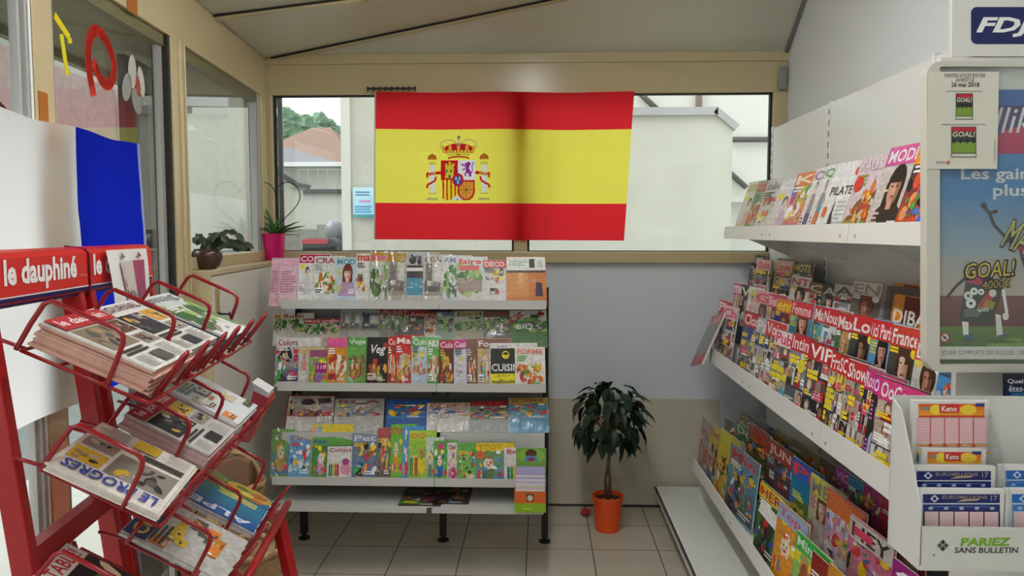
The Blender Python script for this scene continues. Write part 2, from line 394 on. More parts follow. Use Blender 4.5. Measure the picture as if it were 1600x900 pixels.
        for i in range(8): c.ell(R(.7, .93), R(.36, .46), R(.02, .05), R(.015, .035), r.choice(TN), 7); c.ell(R(.7, .93), R(.59, .74), R(.02, .05), R(.015, .035), r.choice(TN), 7)
        c.bars(.66, .04, .97, .28, 9, 'a09c96', r, .4)
        for i in range(2): c.bars(.03+.31*i, .03, .31+.31*i, .22, 9, 'a09c96', r, .4)
        c.bars(.03, .25, .6, .35, 2, '3a3836', r, .65); c.rect(.35, .03, .6, .2, r.choice(TN))
    elif style == 'lake':
        c.grad(0, .35, 1, 1, '1c86a8', '155a8c'); c.ell(.6, .2, .5, .2, '5a7a3a'); c.ell(.25, .12, .3, .14, 'c8a23a'); c.ell(.8, .1, .25, .12, '86a04a')
        for i in range(8): c.ell(R(.1, .95), R(.04, .28), .09, .05, r.choice(['b5653a', 'd8c26a', '4a6a34', '8a9a4a']), 7)
        c.bars(.1, .36, .6, .5, 3, 'f0e05a', r)
    elif style == 'blocks':
        for i in range(11):
            x, y = R(0, .75), R(.03, .62); w_, h_ = R(.14, .32), R(.07, .17); q = r.choice([a, b, a, b, 'e8883a', 'ffe21a', 'd33', 'e4e2de', '555', bgc]); c.rect(x, y, min(1, x+w_), y+h_, q)
            for k in range(3): c.ell(R(x+.03, min(.97, x+w_-.03)), R(y+.02, y+h_-.02), R(.02, .05), R(.012, .03), r.choice([a, b, 'fff', '444', 'c8a080', '6a8a4a', 'e8b03a']), 7, R(0, 3))
            if R(0, 1) < .4: c.bars(x+.02, y+.01, min(.98, x+w_), y+h_*.5, 2, r.choice(['fff', '333']), r)
        c.bars(.05, .66, .6, .8, 3, '444', r)
    elif style == 'person_cut':
        c.ell(.55, .6, .14, .1, '201814'); c.ell(.57, .55, .1, .1, SK[3]); c.poly([(.3, .02), (.85, .02), (.78, .36), (.62, .46), (.45, .42)], a); c.line([(.4, .3), (.2, .32)], .06, SK[3]); c.ell(.25, .7, .17, .06, 'f2e21a'); c.bars(.08, .1, .4, .24, 3, b, r)
    else:
        c.bars(.06, .1, .9, .7, 9, a, r)
MAGN = 0
def magazine(name, M4, wd, h, t, style, bgc, a, b, title, tcol, mcol, label, cat='magazine', group=None, vf=1., vz=0., wrap=False, paper=None, extra=None, edge='e4e0d8', tz=None):
    """cover faces local -Y, bottom corner at the origin, width along +X, height along +Z"""
    global MAGN
    MAGN += 1; r = random.Random(MAGN*7+3)
    mb = MB()
    mb.add([(0,0,0),(wd,0,0),(wd,t,0),(0,t,0),(0,0,h),(wd,0,h),(wd,t,h),(0,t,h)], [(0,3,2,1),(4,5,6,7),(1,2,6,5)], 0, edge)
    mb.add([(0,0,0),(wd,0,0),(wd,t,0),(0,t,0),(0,0,h),(wd,0,h),(wd,t,h),(0,t,h)], [(0,1,5,4),(2,3,7,6),(3,0,4,7)], 0, bgc)
    c = Art(); c.win(.015, max(.25, min(.985, vf)), vz+.01, .99)
    if style: art(c, style, bgc, a, b, r)
    z0, z1 = tz or ((.8, .97) if style == 'mosaic' and vz < .3 else (.82, .96) if vz < .3 else (.74, .95))
    if mcol: c.rect(-.01, z0-.03, 1.0, 1.0, mcol)
    if vf < .98:
        c.win(0, 1, 0, 1); c.bars(vf+.01, vz+.1, .97, vz+(1-vz)*.5, 5, a, r); 
        if mcol: c.rect(vf, vz+(1-vz)*(z0-.03), .985, vz+(1-vz)*.985, mcol)
        c.win(.015, max(.25, min(.985, vf)), vz+.01, .99)
    if title: c.text(title, .06, z0, .93, z1, tcol)
    if extra: extra(c, r)
    c.win(0, 1, 0, 1)
    def cl(v): return min(.999, max(.001, v))
    c.emit(mb, lambda u, v, l: (cl(u)*wd, -l, cl(v)*h))
    me = mb.build(name, paper or MAGP, local=True)
    me.matrix_world = M4; WM[me.name] = M4
    tag(me, label, cat, group)
    if wrap:
        g = MB(); nx, nz = 5, 7; pts = []
        for j in range(nz+1):
            for i in range(nx+1):
                e = 0 if i in (0, nx) or j in (0, nz) else r.uniform(.0, .0048)
                pts.append(((i/nx)*(wd+.008)-.004, -.0034-e, (j/nz)*(h+.008)-.001))
        g.add(pts, [(j*(nx+1)+i, j*(nx+1)+i+1, (j+1)*(nx+1)+i+1, (j+1)*(nx+1)+i) for j in range(nz) for i in range(nx)])
        wo = g.build('clear_wrapper', WRAP, local=True); wo.parent = me; wo['label'] = 'crinkled clear plastic wrapper'
    return me

# ------------------------------------------------------------------ the room
YB = 4.52; XR = 1.367; CX = -1.58
ang = math.radians(4.8)
U = Vector((math.sin(ang), -math.cos(ang), 0)); N = Vector((math.cos(ang), math.sin(ang), 0))
LT = Matrix((U, N, Vector((0, 0, 1)))).transposed().to_4x4(); LT.translation = Vector((CX, YB, 0))
def LW(u, n, z): return LT @ Vector((u, n, z))
ULEN = 7.5
def tile_mat():
    m, t, p = nt('floor_tiles'); tc = t.nodes.new('ShaderNodeTexCoord'); sx = t.nodes.new('ShaderNodeSeparateXYZ')
    t.links.new(tc.outputs['Object'], sx.inputs[0]); L = .329
    g = []
    for ax, off in ((0, atz(719, 868.5, 0).x), (1, atz(822, 857, 0).y)):
        a = t.nodes.new('ShaderNodeMath'); a.operation = 'SUBTRACT'; a.inputs[1].default_value = off-L*40+L*.5; t.links.new(sx.outputs[ax], a.inputs[0])
        b = t.nodes.new('ShaderNodeMath'); b.operation = 'MODULO'; b.inputs[1].default_value = L; t.links.new(a.outputs[0], b.inputs[0])
        c = t.nodes.new('ShaderNodeMath'); c.operation = 'COMPARE'; c.inputs[1].default_value = L*.5; c.inputs[2].default_value = .0032; t.links.new(b.outputs[0], c.inputs[0]); g.append(c)
    mx = t.nodes.new('ShaderNodeMath'); mx.operation = 'MAXIMUM'; t.links.new(g[0].outputs[0], mx.inputs[0]); t.links.new(g[1].outputs[0], mx.inputs[1])
    n = t.nodes.new('ShaderNodeTexNoise'); n.inputs['Scale'].default_value = 5; n.inputs['Detail'].default_value = 6; t.links.new(tc.outputs['Object'], n.inputs['Vector'])
    m1 = t.nodes.new('ShaderNodeMix'); m1.data_type = 'RGBA'; m1.inputs[6].default_value = C('b3aa98'); m1.inputs[7].default_value = C('cdc6b6'); t.links.new(n.outputs[0], m1.inputs[0])
    m2 = t.nodes.new('ShaderNodeMix'); m2.data_type = 'RGBA'; m2.inputs[7].default_value = C('5d564c'); t.links.new(m1.outputs[2], m2.inputs[6]); t.links.new(mx.outputs[0], m2.inputs[0])
    t.links.new(m2.outputs[2], p.inputs['Base Color']); p.inputs['Roughness'].default_value = .42
    return m
b = MB(); b.prism([(CX-.02, YB+.02, 0), LW(ULEN, -.02, 0), (XR, -3, 0), (XR, YB+.02, 0)], (0, 0, -.06)); struct(b, 'floor', tile_mat())
# back wall: low panel, sill, lintel, posts
b = MB(); b.box(CX-.05, XR, YB, YB+.07, 0, 1.424); struct(b, 'wall_back', GREYPANEL)
b = MB(); b.box(.05, 1.03, YB-.008, YB, .01, .638); struct(b, 'trim_1', BEIGEP, bevel=.002)
b = MB(); b.box(CX+.02, XR, YB-.012, YB, 0, .012); struct(b, 'baseboard_back', DARKGAP)
zt = 2.376
b = MB(); b.box(CX-.05, XR, YB-.02, YB+.06, zt, 2.62); b.box(CX-.0, XR, YB-.035, YB-.02, 2.545, 2.6); struct(b, 'trim_2', CREAM, bevel=.003)
b = MB(); b.box(CX, XR, YB-.05, YB+.07, 1.424, 1.487); struct(b, 'trim_3', CREAM, bevel=.004)
def winx(px): return aty(px, 270, YB).x
xl, xm0, xm1, xr = winx(432), winx(803), winx(824), winx(1204)
b = MB(); b.box(CX-.06, xl-.01, YB-.03, YB+.06, 1.487, zt); b.box(xr, XR, YB-.03, YB+.06, 1.487, zt); b.box(xm0, xm1, YB-.03, YB+.05, 1.487, zt); struct(b, 'trim_4', CREAM, bevel=.003)
def pane(name, x0, x1):
    g = MB()
    for q in ((x0, x0+.012, 1.487, zt), (x1-.012, x1, 1.487, zt), (x0, x1, zt-.008, zt), (x0, x1, 1.487, 1.492)): g.box(q[0], q[1], YB, YB+.03, q[2], q[3])
    o = struct(g, name, DARKGAP)
    p = MB(); p.box(x0+.01, x1-.01, YB+.012, YB+.018, 1.49, zt-.005); p.build('glass', GLASS, o)
    return o
pane('window_1', xl-.012, xm0); pane('window_2', xm1, xr)
b = MB(); b.box(xl+.002, xl+.028, YB+.03, YB+.045, 1.487, zt); struct(b, 'trim_5', GREYSTEEL)
# right wall
b = MB(); b.box(XR, XR+.1, -3.1, YB+.1, 0, 3.3); struct(b, 'wall_right', WHITEP)
b = MB(); b.box(CX-1, XR+.1, -3.1, -3, 0, 3.3); struct(b, 'wall_front', WHITEP)
# left wall: glazed
u_c = .14; u_w = 1.33; u_f = 1.455; u_d = 2.303; u_p = 2.405
zg = 2.36
b = MB(LT); b.box(-.02, u_w, -.1, 0, 0, 1.44); b.box(u_w-.02, u_w, 0, .1, 0, 1.42); struct(b, 'wall_left', CREAM)
b = MB(LT); b.box(0, u_w, 0, .1, 1.415, 1.44); struct(b, 'trim_6', CREAM, bevel=.004)
b = MB(LT); b.box(.0, u_w-.02, .085, .1, .02, 1.412); d1 = struct(b, 'door_1', DOORP, bevel=.002)
k = MB(LT); ku = 1.245; k.box(ku-.02, ku+.02, .1, .106, 1.1, 1.36); lp = k.build('lock_plate', BRASS, d1)
k = MB(LT); k.tube([(ku, .106, 1.245), (ku, .112, 1.245)], .016, 12); k.tube([(ku, .112, 1.25), (ku, .15, 1.25)], .004, 8); k.ball((ku, .152, 1.25), .012, .004, .011); k.box(ku-.004, ku+.004, .106, .112, 1.2, 1.24); k.build('key', BLACK, lp)
b = MB(LT); b.box(-.03, ULEN, -.06, .015, zg, 2.58); struct(b, 'trim_7', CREAM, bevel=.003)
b = MB(LT); b.box(-.03, u_c, -.06, .015, 1.44, zg); b.box(u_w, u_f-.06, -.06, .03, 0, zg); b.box(u_w+.02, u_w+.03, .03, .036, 0, zg); struct(b, 'trim_8', CREAM, bevel=.004)
b = MB(LT); b.box(u_f-.06, u_f, -.06, .02, 0, zg); struct(b, 'trim_9', CREAM, bevel=.003)
b = MB(LT); b.box(u_f, u_f+.022, -.05, .012, 0, zg); struct(b, 'trim_10', DARKGAP)
b = MB(LT); b.box(u_d, u_p, -.05, .004, 1.0, zg); struct(b, 'trim_11', CREAM, bevel=.004)
b = MB(LT); b.box(u_d+.003, u_p-.006, -.05, .002, 0, 1.0); struct(b, 'trim_12', SALMON, bevel=.003)  # lower part of the cream door post, coloured salmon
b = MB(LT); b.box(u_p, u_p+.006, -.02, .001, 0, zg, 1); b.box(u_p+.006, u_p+.018, -.02, .003, 0, zg, 0); b.box(u_p+.018, u_p+.023, -.02, .001, 0, zg, 1); b.box(u_p+.023, u_p+.036, -.014, .003, 0, zg, 2); struct(b, 'trim_13', [mat('white_gasket', 'eceae6', .4), DARKGAP, mat('satin_grey', 'a9aaa8', .4)])
def lpane(name, u0, u1, z0, z1, fr=.014, m=DARKGAP):
    g = MB(LT)
    for q in ((u0, u0+fr, z0, z1), (u1-fr, u1, z0, z1), (u0, u1, z1-fr, z1), (u0, u1, z0, z0+fr)): g.box(q[0], q[1], -.032, -.01, q[2], q[3])
    o = struct(g, name, m)
    p = MB(LT); p.box(u0+.008, u1-.008, -.026, -.02, z0+.008, z1-.008); p.build('glass', GLASS, o)
    return o
w3 = lpane('window_3', u_c, u_w, 1.44, zg, .012)
k = MB(LT); k.box(u_c, u_c+.03, -.035, .0, 1.44, zg); k.box(u_c+.045, u_c+.06, -.035, -.005, 1.44, zg); k.box(u_w-.025, u_w, -.035, 0, 1.44, zg); k.build('inner_frame', STEEL, w3)
OLIVE = mat('olive_frame', '6f6a4c', .5)
k = MB(LT); k.box(u_c, u_w, -.05, -.002, zg-.05, zg); k.build('top_frame', OLIVE, w3)
k = MB(LT); k.box(.12, u_w, -.05, .02, 1.44, 1.492); k.build('window_sill', CREAM, w3, bevel=.004)
d2 = lpane('door_2', u_f+.022, u_d, .0, zg, .03, mat('door_frame_grey', '9a9a92', .4))
k = MB(LT); k.box(u_f+.02, u_d, -.05, -.002, zg-.045, zg); k.build('transom', OLIVE, d2)
lpane('window_4', u_p+.036, 4.2, 0, zg, .012, mat('pale_frame', 'b9bab6', .4)); 
b = MB(LT); b.box(4.2, 4.35, -.06, .02, 0, zg); struct(b, 'trim_14', CREAM)
lpane('window_5', 4.35, ULEN, 0, zg)
# sloping hipped ceiling, bars
nR = lambda y: (XR-CX)*1.0
def zl(p):   # left slope height at world point
    n = (Vector((p[0], p[1], 0))-Vector((CX, YB, 0))).dot(N); return 2.58+.14*n
hip = Vector((XR, 3.93, 0)); hip.z = zl(hip)
b = MB(); c0 = Vector((CX, YB, 2.58)); f0 = LW(ULEN, 0, 2.58); r0 = Vector((XR, -3.0, 0)); r0.z = zl(r0); br = Vector((XR, YB, 2.58))
for q in ([c0, hip, br], [c0, f0, r0, hip]): b.prism(q, (0, 0, .03))
struct(b, 'ceiling', CEIL)
b = MB(); dn = Vector((0, 0, -.012))
def rafter(bb, p, q):
    bb.bar(p+Vector((0, 0, -.004)), q+Vector((0, 0, -.004)), .036, .012, mi=1); bb.bar(p+Vector((0, 0, -.013)), q+Vector((0, 0, -.013)), .024, .014, mi=0)
rafter(b, c0+Vector((.015, -.01, 0)), hip)
for u0 in (.91, 1.86, 2.81, 3.76, 4.7, 5.6, 6.5):
    p = LW(u0, .015, 2.582); q = p+N*2.85; q.z = zl(q); rafter(b, p, q)
struct(b, 'trim_15', [CREAM, DARKGAP])
b = MB(); b.bar(br+Vector((-.012, -.01, .0)), hip+Vector((-.012, 0, -.0)), .02, .02); struct(b, 'trim_16', GREYSTEEL)
b = MB(); b.box(XR-.055, XR-.012, YB-.06, YB-.0355, 2.385, 2.51); o = b.build('junction_box', mat('box_grey', '8b8d8b', .5), origin=(XR-.035, YB-.04, 2.38), bevel=.004); tag(o, 'small grey box fixed at the top corner of the back window', 'fitting')
# ceiling lamps of the shop (above and behind the viewer)
TUBE = emit_mat('lit_tube', LAMP_STRENGTH)
XL = -.08
for yy in (2.5, .6, -1.3):
    L = empty('ceiling_lamp', (XL, yy, 2.73), 'white fluorescent batten fixed under the ceiling %s' % {2.5: 'over the magazine aisle', .6: 'over the middle of the shop', -1.3: 'by the front wall'}[yy], 'lamp', 'fluorescent battens')
    b = MB(); b.box(XL-.06, XL+.06, yy-.72, yy+.72, 2.748, 2.776); b.build('housing', WHITEPLAS, L, bevel=.006)
    for xx in (-.035, .035):
        b = MB(); b.tube([(XL+xx, yy-.69, 2.737), (XL+xx, yy+.69, 2.737)], .014, 10); b.build('tube', TUBE, L, smooth=True)
    for dy in (-.5, .5):
        b = MB(); b.tube([(XL, yy+dy, 2.775), (XL, yy+dy, zl((XL, yy+dy, 0)))], .008); b.build('suspension', STEEL, L)

# ------------------------------------------------------------------ outside
CREPI = mat('cream_render', 'cac8b8', .9, noise=.2, nscale=2.2, bump=.4)
CREPI2 = mat('pale_render', 'dcdbd0', .9, noise=.06, nscale=2, bump=.2)
PINKW = mat('pink_render', 'b59c95', .9, noise=.35, nscale=7, bump=.6)
COPE = mat('grey_coping', 'b0aeaa', .8, noise=.2, nscale=8)
ROOF = mat('brown_tiles', '8f7364', .8, noise=.25, nscale=12)
ASPH = mat('asphalt', '8f9690', .9, noise=.12, nscale=30)
PAVE = mat('pavement', 'dcdcd2', .9, noise=.06, nscale=8)
STONE = mat('stone_wall', '9c9a90', .9, noise=.3, nscale=12, bump=.7)
FOL = mat('tree_foliage', '6d8c6e', .8, noise=.45, nscale=3, bump=.6)
DGREY = mat('dark_grey', '55524e', .6)
b = MB(); b.prism([LW(-1.2, -.08, -.03), LW(ULEN, -.08, -.03), LW(ULEN, -1.75, -.03), LW(-1.2, -1.75, -.03)], (0, 0, -.1)); struct(b, 'pavement', PAVE)
b = MB(); b.prism([LW(-30, -1.75, -.06), LW(ULEN, -1.75, -.06), LW(ULEN, -5.4, -.06), LW(-30, -5.4, -.06)], (0, 0, -.1)); b.prism([(-16, 5.6, -.07), (4, 5.6, -.07), (4, 9, .35), (-16, 9, .35)], (0, 0, -.1)); b.prism([(-16, 9, .35), (4, 9, .35), (4, 16, 1.1), (-16, 16, 1.1)], (0, 0, -.1)); b.prism([(-30, 16, 1.1), (9, 16, 1.1), (9, 90, 1.3), (-40, 90, 1.3)], (0, 0, -.1)); struct(b, 'road', ASPH)
# cream building just behind the back window
yb = 7.2
def bx(px, py, y=yb): return aty(px, py, y)
B = empty('rendered_building', bx(850, 360).xyz*0+Vector((1, yb, 0)), 'cream roughcast building standing close behind the back window', 'building')
x0 = bx(535, 300).x; x1 = bx(1143, 300).x; zt1 = bx(1050, 180).z
b = MB(); p1 = bx(1120, 178); p2 = bx(1145, 200)
b.prism([(x0, yb, -.1), (x1, yb, -.1), (x1, yb, p2.z), (p1.x, yb, zt1), (bx(700, 180).x, yb, zt1), (bx(690, 180).x, yb, zt1+1.6), (x0, yb, zt1+1.6)], (0, 1.4, 0)); b.build('gable_wall', CREPI, B)
b = MB(); b.box(x0-.0, bx(549, 300).x, yb-.03, yb, -.1, zt1+1.6); b.build('corner_band', CREPI2, B)
b = MB(); q0 = bx(985, 178)
b.bar((bx(700, 178).x, yb+.1, zt1+.03), (p1.x, yb+.1, zt1+.03), .3, .07); b.bar((p1.x-.02, yb+.1, zt1+.04), (p2.x+.03, yb+.1, p2.z+.0), .3, .06); b.build('coping', COPE, B)
b = MB(); yb2 = 8.8; b.box(bx(900, 300, yb2).x, 5.5, yb2, yb2+1, -.1, 6); b.build('rear_wall', CREPI2, B)
for pa, pb_, wd in (((1000, 146), (1029, 173), .05), ((1092, 100), (1092, 180), .06), ((1140, 218), (1215, 218), .05), ((1138, 268), (1166, 293), .05)):
    b = MB(); b.tube([aty(*pa, yb2-.06), aty(*pb_, yb2-.06)], wd*.6, 8); b.build('pipe', DGREY if pa[0] != 1092 else mat('rust_pipe', '8d7a72', .7), B, smooth=True)
b = MB(); v = aty(1137, 312, yb2-.1); b.box(v.x, v.x+.3, yb2-.2, yb2, v.z-.03, v.z+.03); b.build('ledge', CREPI2, B)
a0, a1 = bx(553, 293), bx(586, 340)
c = Art(); r = random.Random(5); c.rect(0, 0, 1, 1, 'a9dbe8'); c.grad(0, .1, 1, 1, '9fd4ea', 'c4e4ea'); c.rect(0, 0, 1, .1, '3f9a92'); c.bars(.12, .72, .9, .9, 2, '4a86b0', r); c.bars(.3, .5, .9, .62, 1, 'c88ab8', r); c.bars(.08, .16, .9, .42, 3, '4a90c0', r)
b = MB(); b.box(a0.x, a1.x, yb-.045, yb-.031, a1.z, a0.z, 0, 'a9dbe8'); c.emit(b, lambda u, v, l: (a0.x+u*(a1.x-a0.x), yb-.045-l, a1.z+v*(a0.z-a1.z)), start=.001, )
tag(b.build('wall_notice', PAINTED, origin=(a0.x, yb-.04, a1.z)), 'pale blue printed notice fixed to the cream building outside', 'notice')
# house far down the street
yh = 27.
def hx(px, py, y=yh): return aty(px, py, y)
Hh = empty('house', Vector((hx(480, 360).x, yh, 1.2)), 'pale house with brown hipped roof beyond the street', 'house')
e0, e1, ap = hx(380, 262), hx(545, 263), hx(474, 194)
b = MB(); b.box(e0.x, e1.x, yh, yh+7, 1.0, e0.z); b.build('wall', CREPI2, Hh)
b = MB(); ridge = Vector((ap.x, yh+3.5, ap.z+.35)); rl = Vector((hx(458, 200).x-.4, yh+3.5, ap.z+.33)); ez = e0.z; 
fl, fr, kr, kl = Vector((e0.x-.6, yh-.5, ez)), Vector((e1.x+.4, yh-.5, ez)), Vector((e1.x+.4, yh+7.5, ez)), Vector((e0.x-.6, yh+7.5, ez))
b.add([fl, fr, kr, kl, ridge, rl], [(0, 1, 4, 5), (1, 2, 4), (2, 3, 5, 4), (3, 0, 5), (3, 2, 1, 0)]); b.build('roof', ROOF, Hh)
b = MB(); lz = hx(430, 226, yh-1).z; b.prism([(e0.x-1, yh-1.6, ez+.0), (hx(532, 262, yh-1.6).x, yh-1.6, ez), (hx(446, 232, yh-.4).x, yh-.4, lz), (e0.x-1, yh-.4, lz+.1)], (0, .1, -.12)); b.build('lower_roof', mat('slate', '7f7f82', .7, noise=.15, nscale=10), Hh)
b = MB(); b.box(e0.x-.6, e1.x+.4, yh-1.7, yh-1.6, ez-.1, ez+.04); b.build('gutter', mat('gutter_white', 'e8e8e6', .4), Hh)
yg = 20.
G = empty('garage', Vector((hx(480, 360, yg).x, yg, 1.1)), 'low white outbuilding with a dark roof edge across the street', 'outbuilding')
g0, g1 = hx(466, 303, yg), hx(545, 357, yg)
b = MB(); b.box(g0.x, g1.x, yg, yg+3, 1.0, g0.z); b.build('wall', CREPI2, G)
b = MB(); gz = hx(470, 296, yg).z; b.box(g0.x-.1, g1.x, yg-.12, yg+3.2, g0.z, gz); b.build('roof_edge', DGREY, G)
b = MB(); 
for i in range(9): x = g0.x+i*.25; b.tube([(x, yg+.05, gz), (x, yg+.05, gz+.5)], .012, 5)
b.tube([(g0.x, yg+.05, gz+.5), (g1.x, yg+.05, gz+.5)], .012, 5); b.build('railing', mat('railing_grey', 'b5b5b0', .6), G)
ys = 15.
Sd = empty('lean_to_shed', Vector((hx(448, 360, ys).x, ys, 1)), 'grey-roofed shed at the edge of the street view beside the wire heart', 'shed')
s0, s1 = hx(424, 285, ys), hx(460, 360, ys)
b = MB(); b.box(s0.x, s1.x, ys, ys+.6, .9, hx(464, 292, ys).z); b.build('wall', CREPI, Sd)
b = MB(); b.bar(Vector((s0.x-.1, ys+.3, hx(428, 258, ys).z)), Vector((s1.x+.12, ys+.3, hx(466, 290, ys).z)), .8, .1); b.build('roof', DGREY, Sd)
yw = 13.
b = MB(); q = hx(440, 357, yw); b.box(hx(400, 360, yw).x, hx(560, 360, yw).x, yw, yw+.3, .6, hx(480, 358, yw).z); b.box(hx(497, 360, yw).x, hx(515, 360, yw).x, yw-.06, yw, .6, hx(480, 351, yw).z); tag(b.build('garden_wall', STONE, origin=(q.x, yw, .6)), 'low grey stone wall along the street below the outbuilding', 'wall')
r = random.Random(11); b = MB()
for i in range(60):
    p = hx(r.uniform(438, 462), 384, yw-.5); b.add([(p.x, p.y+r.uniform(-.3, .3), .75), (p.x+.03, p.y, .75), (p.x+r.uniform(-.08, .1), p.y, .75+r.uniform(.3, .62))], [(0, 1, 2)])
o = b.build('weeds', mat('weed_green', '8fb060', .7)); o['kind'] = 'stuff'; o['label'] = 'bright green weeds at the foot of the stone wall'
def leafy_tree(px, top, wdt, y, label, seed):
    r = random.Random(seed); p = aty(px, top, y); T = empty('tree', (p.x, y, 1.2), label, 'tree', None); b = MB()
    b.tube([(p.x, y, 1.05), (p.x+.1, y, 3), (p.x, y, p.z-1)], [.35, .25, .12]); b.build('trunk', BARK, T, smooth=True)
    b = MB()
    for i in range(60):
        t = r.random(); z = 2.6+(p.z-2.6)*t; sp = wdt*(1-.75*t*t); b.ball((p.x+r.uniform(-sp, sp), y+r.uniform(-1.5, 1.5), z-.4), r.uniform(.5, .95), r.uniform(.5, .9), r.uniform(.45, .85), 9, 7, jit=.22, rng=r)
    b.build('crown', FOL, T)
leafy_tree(446, 174, 2.6, 56, 'broad green tree behind the brown roof, beside the window post', 1)
leafy_tree(474, 184, 2.4, 62, 'green tree rising just behind the ridge of the brown roof', 2)
leafy_tree(508, 177, 2.6, 68, 'taller green tree behind the lower slope of the brown roof', 3)
leafy_tree(535, 182, 2.8, 74, 'green tree next to the cream building corner, behind the house', 4)
# scooter parked outside
ysc = 8.6; sp = aty(508, 380, ysc); gx, gz0 = sp.x, .3
SC = empty('scooter', (gx, ysc, gz0), 'parked scooter with a dark top case outside the back window', 'scooter')
rub = mat('tyre', '1d1d1d', .8); dk = mat('scooter_black', '19191b', .55)
for yy in (ysc-.05, ysc+1.2):
    b = MB(); cz = gz0+.27; b.tube([(gx, yy+.24*math.cos(a), cz+.24*math.sin(a)) for a in (2*math.pi*i/20 for i in range(20))], .06, 8, closed=True); b.tube([(gx-.03, yy, cz), (gx+.03, yy, cz)], .16, 16); b.build('wheel', rub, SC, smooth=True)
b = MB(); b.ball((gx, ysc+.25, gz0+.55), .17, .5, .2); b.bar((gx, ysc+.3, gz0+.35), (gx, ysc+.95, gz0+.3), .28, .1); b.bar((gx, ysc+.95, gz0+.3), (gx, ysc+1.1, gz0+.95), .34, .12); b.build('body', dk, SC, smooth=False)
b = MB(); b.ball((gx, ysc+.3, gz0+.78), .15, .42, .08); b.build('seat', BLACK, SC, smooth=True)
b = MB(); b.tube([(gx-.33, ysc+.98, gz0+1.08), (gx, ysc+1.05, gz0+1.02), (gx+.33, ysc+.98, gz0+1.08)], .02); b.build('handlebar', BLACK, SC, smooth=True)
b = MB(); b.box(sp.x-.185, sp.x+.185, ysc-.28, ysc+.1, sp.z-.13, sp.z+.06); tc_ = b.build('top_case', dk, SC, bevel=.06)
b = MB(); b.box(sp.x-.17, sp.x+.11, ysc-.292, ysc-.275, sp.z-.005, sp.z+.05); b.build('reflector', mat('reflector_red', 'b3202a', .2), tc_, bevel=.006)
b = MB(); h = aty(523, 360, ysc+.62); b.ball(h, .12, .14, .13, 16, 10); tag(b.build('helmet', mat('helmet_grey', '8a8f94', .2), origin=tuple(h), smooth=True), 'grey helmet on the seat of the parked scooter', 'helmet')
b = MB(); b.bar((h.x, h.y, gz0+.8), (h.x, h.y, h.z-.1), .2, .2); b.build('luggage_rack', BLACK, SC)
b = MB(LT); b.box(-.6, ULEN, -.62, -.065, 2.4, 2.47); b.box(-.6, ULEN, -.66, -.62, 2.36, 2.5); struct(b, 'roof', mat('eave_olive', '7a745c', .7))
# across the street on the glazed side
def onln(px, n):       # u on the plane n = const of the glazed side, for a pixel column at eye height
    d = ray(px, 360); o = EYE-Vector((CX, YB, 0)); t = (n-o.dot(N))/d.dot(N); return (EYE+d*t-Vector((CX, YB, 0))).dot(U)
b = MB(LT); q0, q1, q2 = onln(203, -.3), onln(238, -.3), onln(262, -.3); b.box(q1, q0, -.33, -.3, -.03, 2.36, 0); b.box(q2-.1, q1, -.33, -.3, -.03, 2.36, 1)
o = b.build('dark_backing_panel', [mat('panel_dark', '3d3942', .6), mat('panel_grey', '8e8f8c', .6)], origin=LW((q0+q2)/2, -.31, -.03)); tag(o, 'dark grey panel added outside behind the glass door, next to its frame', 'panel')  # dark panel added outside so the flag reflection shows in the door glass
b = MB(LT); b.box(-10.6, ULEN, -5.9, -5.5, -.1, 4.25); o = b.build('street_wall', PINKW, origin=LW(0, -5.7, 0)); tag(o, 'pinkish roughcast wall across the street seen through the glass door', 'wall')
B2 = empty('terrace_house', LW(-9, -6, 0), 'cream house front across the street seen through the narrow side window', 'house')
b = MB(LT); b.box(-19, -10.7, -8, -5.4, -.1, 5.4); b.build('wall', CREPI, B2)
b = MB(LT); b.box(-18.5, -10.7, -5.4, -5.36, -.1, 2.5); b.build('lower_band', CREPI2, B2)
b = MB(LT); b.box(-13.1, -11.4, -5.36, -5.33, -.1, 2.35); b.build('garage_door', mat('taupe_door', 'a8a49a', .6), B2)
b = MB(LT); b.box(-12.2, -11.3, -5.4, -5.2, 4.0, 4.6); b.build('shutter_box', DGREY, B2)
b = MB(LT); b.box(-10.5, ULEN, -12.5, -8.2, -.1, 5.6); b.box(-10.6, ULEN, -8.2, -7.95, 5.4, 5.7); o = b.build('distant_house', mat('blue_grey_render', '93b2bb', .9, noise=.05), origin=LW(2, -8, 0)); tag(o, 'pale blue-grey building behind the pinkish wall across the street', 'building')

# ------------------------------------------------------------------ the Spanish flag over the back window
YF = 4.472
fc = [aty(587, 143, YF), aty(991, 143, YF), aty(975, 376, YF), aty(586, 374, YF)]    # TL TR BR BL
def fpt(u, v, lift=0):      # v: 1 top
    p = fc[3].lerp(fc[2], u).lerp(fc[0].lerp(fc[1], u), v)
    sag = -.006*math.sin(math.pi*u*2)**2*v
    y = .007*math.sin(u*9+v*1.5)*(1-.55*v)+.004*math.sin(v*7+u*3)+.0022*math.sin(u*37)
    for k in (.2, .36, .68, .84): y -= .004*math.exp(-((u-k)/.012)**2)
    for k in (.33, .6): y -= .003*math.exp(-((v-k)/.02)**2)
    return Vector((p.x, p.y+y-lift, p.z+sag))
FL = MB(); nu, nv = 84, 48
RD, YE = 'ea3038', 'fbf062'
FL.grid(fpt, [i/nu for i in range(nu+1)], [j/nv for j in range(nv+1)], lambda u, v: YE if .25 <= v <= .75 else RD)
I0, I1, J0, J1 = 15, 39, 13, 35          # the cells the coat of arms takes
kp = [k for k in range(len(FL.f)) if not (I0 <= k % nu < I1 and J0 <= k//nu < J1)]
FL.f = [FL.f[k] for k in kp]; FL.m = [FL.m[k] for k in kp]; FL.c = [FL.c[k] for k in kp]
